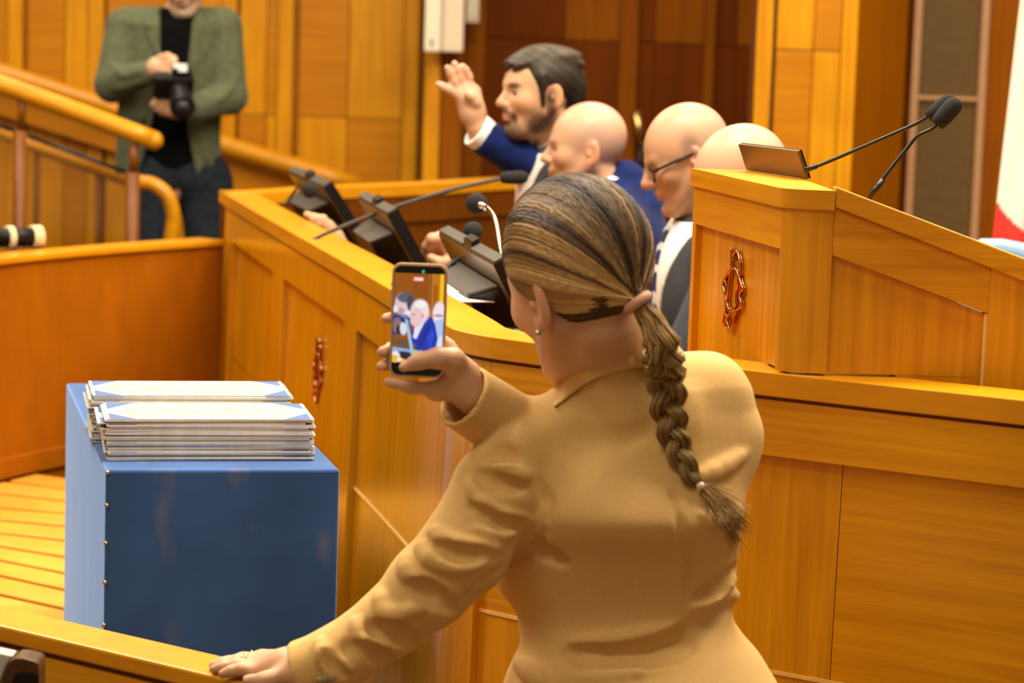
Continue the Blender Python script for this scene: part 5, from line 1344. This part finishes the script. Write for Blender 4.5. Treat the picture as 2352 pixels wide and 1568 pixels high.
def man2():
    c = P(1344, 346, 6.80); R = frame(183, 1); s = 1.0; fwd = (-1, 0.0); lat = np.array([0, -1.0, 0])
    neck = P(1402, 440, 6.82); hip = P(1480, 900, 6.84)
    lsh = P(1432, 520, 6.63); rsh = P(1400, 478, 7.02)
    la = [(lsh, P(1285, 745, 6.52), P(1062, 612, 6.42)), (.072, .056, .045)]
    ra = [(rsh, P(1285, 418, 7.0), P(1106, 312, 6.93)), (.070, .060, .049)]
    base = np.array([hip[0], hip[1], .2])
    F = Field(*bounds([c - .13, c + .14, P(1000, 140, 6.9), P(960, 620, 6.4), hip, neck, P(1010, 150, 6.9)], .10), .0045)
    head(F, c, R, s, neck=(neck + [-.01, 0, -.02], .066), jaw=1.02, nose=.95); bodycore(F, neck, hip, [la, ra])
    Y = 6.92
    # raised right hand, palm turned to the left
    pw = P(1095, 285, Y); F.chain([P(1106, 312, 6.93), P(1098, 292, Y), P(1085, 255, Y)], [.030, .028, .030], .015)
    kn = [(1050, 215, Y - .01), (1062, 204, Y - .004), (1078, 200, Y + .006), (1092, 210, Y + .016)]
    for k in kn: F.cone(P(1086, 260, Y), P(*k), .026, .0155, .02)
    finger(F, [P(1052, 218, Y - .015), P(1030, 205, Y - .022), P(1017, 199, Y - .024), P(1007, 193, Y - .026)], .0135, .0088, .008)
    finger(F, [P(*kn[0]), P(1042, 188, Y - .02), P(1034, 169, Y - .026), P(1028, 156, Y - .03)], .0120, .0092, .006)
    finger(F, [P(*kn[1]), P(1055, 178, Y - .012), P(1049, 160, Y - .018), P(1044, 147, Y - .022)], .0125, .0094, .006)
    finger(F, [P(*kn[2]), P(1076, 176, Y + .0), P(1069, 162, Y - .006), P(1062, 153, Y - .012)], .0128, .0098, .006)
    finger(F, [P(1097, 258, Y - .01), P(1092, 235, Y - .03), P(1082, 222, Y - .040), P(1074, 216, Y - .044)], .0155, .0105, .010)   # thumb across the palm
    # left hand resting, fingers curled
    H = P(1015, 575, 6.38)
    F.cone(P(1062, 612, 6.42), P(1040, 592, 6.40), .030, .029, .012)
    for (a, b, d_, q) in (((1012, 546), (992, 548), (978, 566), -.03), ((1008, 556), (985, 562), (975, 582), -.01), ((1008, 570), (984, 580), (978, 598), .012), ((1012, 584), (992, 594), (990, 608), .03)):
        F.cone(P(1042, 590, 6.40), P(*a, 6.38 + q), .027, .0165, .02); finger(F, [P(*a, 6.38 + q), P(*b, 6.36 + q), P(*d_, 6.37 + q)], .0150, .0110, .008)
    finger(F, [P(1035, 600, 6.36), P(1008, 602, 6.33), P(990, 592, 6.325)], .015, .011, .008)
    def ex(L, C): return mixc(C, np.array([.60, .36, .30]), .25*blob(L, (-.07, 0, .10), (.06, .08, .05), .5))
    o = fbuild(F, 'person', M['skin'], origin=base, col=face_col(c, R, s, base=np.array([.52, .285, .165]), brows=(.45, .27, .17), stubble_shade=(np.array([.34, .21, .17]), .65), extra=ex))
    tag(o, 'bald man in a royal blue jacket raising his right hand', 'person')
    torso_parts('blue_jacket', neck, hip, fwd, .235, .150, M['blue'], o, [la, ra], vdep=.22, collar=True, extra=[(P(1450, 470, 6.82), P(1438, 412, 6.82), .085, .052)])
    S = Field(*bounds([P(1106, 312, 6.93)], .10), .004); a, b = P(1125, 322, 6.94), P(1092, 297, 6.925); S.cone(a, b, .046, .049, 0, flat0=True, flat1=True); S.cone(a + (b - a)*.4, b + (b - a)*.5, .038, .041, 0, 'cut'); fbuild(S, 'shirt_cuff', M['shirt'], o)
    S = Field(*bounds([P(1062, 612, 6.42)], .10), .004); a, b = P(1072, 620, 6.425), P(1046, 598, 6.405); S.cone(a, b, .040, .041, 0, flat0=True, flat1=True); S.cone(a + (b - a)*.4, b + (b - a)*.5, .034, .034, 0, 'cut'); fbuild(S, 'shirt_cuff', plain('pink_shirt', (.75, .45, .42, 1), .7), o)
    wq, d = P(1104, 294, 6.925), (P(1092, 262, Y) - P(1106, 312, 6.93)); d /= np.linalg.norm(d); a1 = np.cross(d, [0, 1, 0]); a1 /= np.linalg.norm(a1); a2 = np.cross(d, a1)
    MB().tube([wq + .0305*(math.cos(t)*a1 + math.sin(t)*a2) for t in np.linspace(0, 2*math.pi, 20)], .0045, 6, caps=False).build('bracelet', M['brass'], o, smooth=True)
    MB().tube([P(995, 600, 6.335) + .0135*np.array([math.cos(t)*.3, math.sin(t), math.cos(t)]) for t in np.linspace(0, 2*math.pi, 16)], .003, 6, caps=False).build('ring', M['steel'], o, smooth=True)
    legs(hip, fwd, lat, o, M['blue']); return o

def man3():
    c = P(1578, 366, 5.98); R = frame(184, 22); s = 1.0; fwd = (-.995, -.1); lat = np.array([.1, -.995, 0])
    neck = P(1632, 500, 6.0); hip = P(1690, 990, 6.05)
    la = [(neck + lat*.18 + [0.02, 0, -.09], P(1560, 850, 5.75), P(1450, 860, 5.72)), (.066, .054, .044)]
    base = np.array([hip[0], hip[1], .2])
    F = Field(*bounds([c - .13, c + .15, hip, neck, P(1400, 860, 5.7)], .12), .0042)
    head(F, c, R, s, neck=(neck, .060), nose=1.18, jaw=1.0); bodycore(F, neck, hip, [la])
    F.cone(P(1450, 860, 5.72), P(1415, 862, 5.72), .026, .03, .012)
    for q in range(4): finger(F, [P(1420, 855 + 5*q, 5.69 + .02*q), P(1385, 860 + 5*q, 5.69 + .02*q), P(1365, 868 + 5*q, 5.69 + .02*q)], .012, .009, .006)
    def ex(L, C):
        sym = L.copy(); sym[:, 1] = np.abs(sym[:, 1])
        C = mixc(C, (.20, .12, .08), .75*blob(sym, (-.010, .072, .036), (.020, .03, .027), .5)); C = mixc(C, (.42, .30, .24), .35*blob(L, (-.09, 0, .03), (.06, .09, .05), .4))
        return C
    o = fbuild(F, 'person', M['skin'], origin=base, col=face_col(c, R, s, base=np.array([.49, .265, .15]), brows=(.40, .27, .18), extra=ex))
    tag(o, 'balding man with black framed glasses looking down, dark grey suit and striped tie', 'person')
    w = lambda x, y, z: c + R @ np.array([x, y, z])
    g = MB()
    for y in (-1, 1):
        pts = [w(.095 - .004*abs(math.cos(t)), .034*y + .024*math.cos(t), -.002 + .018*math.sin(t)) for t in np.linspace(0, 2*math.pi, 22)]
        MB().tube(pts, .0016, 6, caps=False)
        g.tube(pts, .0020, 6, caps=False); g.tube([w(.093, .058*y, .006), w(.04, .075*y, .012), w(-.02, .080*y, .016)], .0032, 8)
    g.tube([w(.098, -.011, .002), w(.101, 0, .004), w(.098, .011, .002)], .0018, 6)
    gl_ = g.build('glasses', M['black'], o, smooth=True)
    tm, t, b = new_mat('striped_tie'); tc = t.nodes.new('ShaderNodeTexCoord'); wv = t.nodes.new('ShaderNodeTexWave'); wv.inputs['Scale'].default_value = 9; wv.inputs['Distortion'].default_value = 2.5; wv.bands_direction = 'DIAGONAL'; t.links.new(tc.outputs['Object'], wv.inputs[0])
    r = t.nodes.new('ShaderNodeValToRGB'); r.color_ramp.elements[0].color = (.02, .025, .09, 1); r.color_ramp.elements[1].color = (.6, .58, .6, 1); r.color_ramp.elements[0].position = .72; r.color_ramp.elements[1].position = .8; t.links.new(wv.outputs[0], r.inputs[0]); t.links.new(r.outputs[0], b.inputs['Base Color']); setp(b, Roughness=.5)
    torso_parts('suit_jacket', neck, hip, fwd, .20, .150, M['darksuit'], o, [la], tie=tm, vdep=.34, collar=True)
    legs(hip, fwd, lat, o, M['darksuit']); return o

def man4():
    c = P(1706, 432, 5.42); R = frame(186, 26); s = 1.03; fwd = (-.995, -.1); lat = np.array([.1, -.995, 0])
    neck = P(1775, 560, 5.45); hip = P(1840, 1070, 5.5)
    base = np.array([hip[0], hip[1], .2])
    F = Field(*bounds([c - .14, c + .15, hip, neck], .12), .0045)
    head(F, c, R, s, neck=(neck, .060)); bodycore(F, neck, hip, [])
    o = fbuild(F, 'person', M['skin'], origin=base, col=face_col(c, R, s, base=np.array([.53, .295, .17]), brows=(.4, .27, .18)))
    tag(o, 'bald man mostly hidden behind the lectern, only the crown showing', 'person')
    torso_parts('suit_jacket', neck, hip, fwd, .21, .13, M['darksuit'], o, [[(neck + lat*.18 + [0.02, 0, -.09], P(1720, 930, 5.25), P(1600, 950, 5.2)), (.066, .054, .044)]], vdep=.3, collar=True)
    legs(hip, fwd, lat, o, M['darksuit']); return o
for f in (man1, man2, man3, man4): f()
# ------------------------------------------------------------------ the photographer by the wall
def photographer():
    Y = 9.9; c = P(428, -42, Y - .06); R = frame(262, 24); s = 1.0
    pel = P(415, 405, Y); base = np.array([pel[0], Y, .2])
    rs, re, rw = P(288, 62, Y), P(258, 195, Y - .10), P(335, 170, Y - .27)
    ls, le, lw_ = P(512, 62, Y), P(528, 222, Y - .08), P(440, 252, Y - .26)
    F = Field(*bounds([c - .14, c + .18, P(220, 60, Y - .3), P(565, 60, Y + .1), [pel[0], Y + .1, .22]], .10), .0062)
    head(F, c, R, s, neck=(P(415, 40, Y), .06)); F.cone(P(415, 40, Y), P(415, 200, Y), .07, .11, .03); F.cone(P(415, 200, Y), pel, .11, .11, .03)
    F.cone(P(300, 62, Y), P(505, 62, Y), .05, .05, .03)
    F.chain([rs, re, rw], [.045, .036, .026], .015); F.chain([ls, le, lw_], [.045, .036, .026], .015)
    for sg in (-1, 1): F.chain([pel + [sg*.09, 0, -.05], np.array([pel[0] + sg*.11, Y - .03, .66]), np.array([pel[0] + sg*.12, Y + .02, .29]), np.array([pel[0] + sg*.14, Y - .12, .245])], [.08, .055, .04, .035], .02)
    hy = Y - .29
    F.cone(rw, P(362, 155, hy), .028, .034, .015)
    for q, (a, b, d) in enumerate((((385, 138), (400, 142), (404, 152)), ((384, 148), (398, 153), (402, 163)), ((380, 160), (395, 165), (398, 173)), ((374, 170), (388, 176), (392, 182)))): finger(F, [P(*a, hy - .03), P(*b, hy - .05), P(*d, hy - .045)], .014, .0105, .008); F.cone(P(362, 155, hy), P(*a, hy - .03), .03, .015, .02)
    finger(F, [P(368, 132, hy - .02), P(385, 128, hy - .04), P(402, 134, hy - .045)], .014, .010)
    F.cone(lw_, P(405, 248, hy), .028, .030, .015)
    for q, (a, b, d) in enumerate((((388, 232), (368, 225), (356, 232)), ((385, 242), (364, 236), (350, 240)), ((388, 252), (370, 248), (358, 250)), ((395, 260), (380, 258), (368, 258)))): finger(F, [P(*a, hy - .02 + .008*q), P(*b, hy - .035 + .008*q), P(*d, hy - .03 + .008*q)], .014, .0105, .008); F.cone(P(408, 250, hy), P(*a, hy - .02), .028, .015, .02)
    finger(F, [P(420, 240, hy), P(428, 230, hy - .03), P(430, 218, hy - .045)], .013, .010)
    o = fbuild(F, 'person', M['skin'], origin=base, col=face_col(c, R, s, base=np.array([.64, .36, .21]), beard=(.42, .30, .22), brows=(.2, .14, .1)))
    tag(o, 'photographer in an olive green jacket and black shirt holding a camera by the stairs', 'person')
    T = Field(*bounds([P(300, 20, Y - .2), P(530, 420, Y + .2)], .06), .008)
    zz = lambda y: P(415, y, Y)[2]
    T.loft([(zz(18), P(412, 18, Y)[0], Y, .07, .065), (zz(60), P(412, 60, Y)[0], Y, .16, .10), (zz(150), P(412, 150, Y)[0], Y, .165, .12), (zz(300), P(412, 300, Y)[0], Y, .155, .115), (zz(400), P(410, 400, Y)[0], Y, .155, .11)], .02)
    fbuild(T, 'black_shirt', M['tee'], o)
    G = Field(*bounds([P(215, 0, Y - .33), P(570, 420, Y + .2)], .05), .0075)
    G.loft([(zz(25), P(398, 25, Y)[0], Y, .13, .08), (zz(55), P(398, 55, Y)[0], Y, .215, .115), (zz(150), P(396, 150, Y)[0], Y, .205, .135), (zz(300), P(388, 300, Y)[0], Y, .200, .135), (zz(400), P(386, 400, Y)[0], Y, .205, .14)], .02, 2.3)
    G.cone(P(300, 62, Y), P(505, 62, Y), .075, .075, .03); G.chain([rs, re, P(338, 168, Y - .265)], [.075, .066, .050], .02); G.chain([ls, le, P(445, 250, Y - .255)], [.075, .066, .050], .02)
    # open front
    def wedge(X, Y_, Z):
        # narrow at the collar, wider towards the hem
        px = np.interp(Z, [zz(400), zz(300), zz(180), zz(60), zz(0)], [P(392, 400, Y)[0], P(396, 300, Y)[0], P(408, 180, Y)[0], P(412, 60, Y)[0], P(412, 0, Y)[0]])
        hw = np.interp(Z, [zz(400), zz(300), zz(180), zz(60), zz(0)], [.115, .075, .052, .060, .075])
        return np.maximum(np.abs(X - px) - hw, np.maximum(Y_ - (Y - .02), (Y - .26) - Y_))
    sl_, X_, Y__, Z_ = G.sub(G.lo, G.lo + G.h*G.n); G.F[sl_] = np.maximum(G.F[sl_], -wedge(X_, Y__, Z_).astype(np.float32))
    for px, r in (([(370, 10), (340, 60), (372, 140)], .010), ([(455, 10), (490, 70), (440, 160)], .010)): G.ridge(px, r, .002, .012)
    for px in ([(255, 150), (290, 175), (330, 160)], [(262, 205), (300, 195), (325, 185)], [(545, 170), (520, 215), (480, 240)], [(270, 260), (300, 300), (285, 350)], [(480, 300), (470, 350), (490, 390)]): G.ridge(px, .010, .004, .015)
    g = fbuild(G, 'jacket', M['green'], o)
    q = G.surf(331, 278); 
    if q is not None: MB().ball(q, (.010, .005, .010), 10, 6).build('button', M['black'], g, smooth=True)
    Jn = Field(*bounds([P(310, 380, Y), P(520, 400, Y), [pel[0], Y, .22]], .16), .010)
    Jn.cone(P(362, 400, Y), P(456, 400, Y), .112, .115, .03)
    for sg in (-1, 1): Jn.chain([pel + [sg*.10, 0, -.03], np.array([pel[0] + sg*.125, Y - .03, .66]), np.array([pel[0] + sg*.14, Y + .02, .27])], [.105, .080, .066], .03)
    fbuild(Jn, 'jeans', M['jeans'], o)
    # camera in his hands
    cm = empty('camera', P(405, 205, hy - .06), 'black camera with a short lens held in both hands of the photographer', 'camera')
    A3 = frame(285, 30).T
    cc = P(398, 196, hy - .045)
    MB().box(cc, (.060, .150, .095), A3).build('body', M['black'], cm, bevel=.012)
    ld = A3[0]; p0 = cc + ld*.02 - A3[2]*.005 + A3[1]*.02
    MB().tube([p0, p0 + ld*.05, p0 + ld*.052, p0 + ld*.10, p0 + ld*.102, p0 + ld*.13], [.040, .040, .043, .043, .047, .047], 22).build('lens', M['black'], cm, smooth=False)
    MB().ball(p0 + ld*.124, (.036, .036, .036), 16, 8).build('front_glass', M['dsteel'], cm, smooth=True)
    hs_ = P(416, 163, hy - .06); MB().box(hs_, (.045, .068, .042), A3).build('flash_head', M['black'], cm, bevel=.006)
    MB().box(hs_ + np.array([0, -.026, .012]), (.052, .006, .030)).build('flash_window', M['white'], cm, bevel=.002)
    return o
photographer()
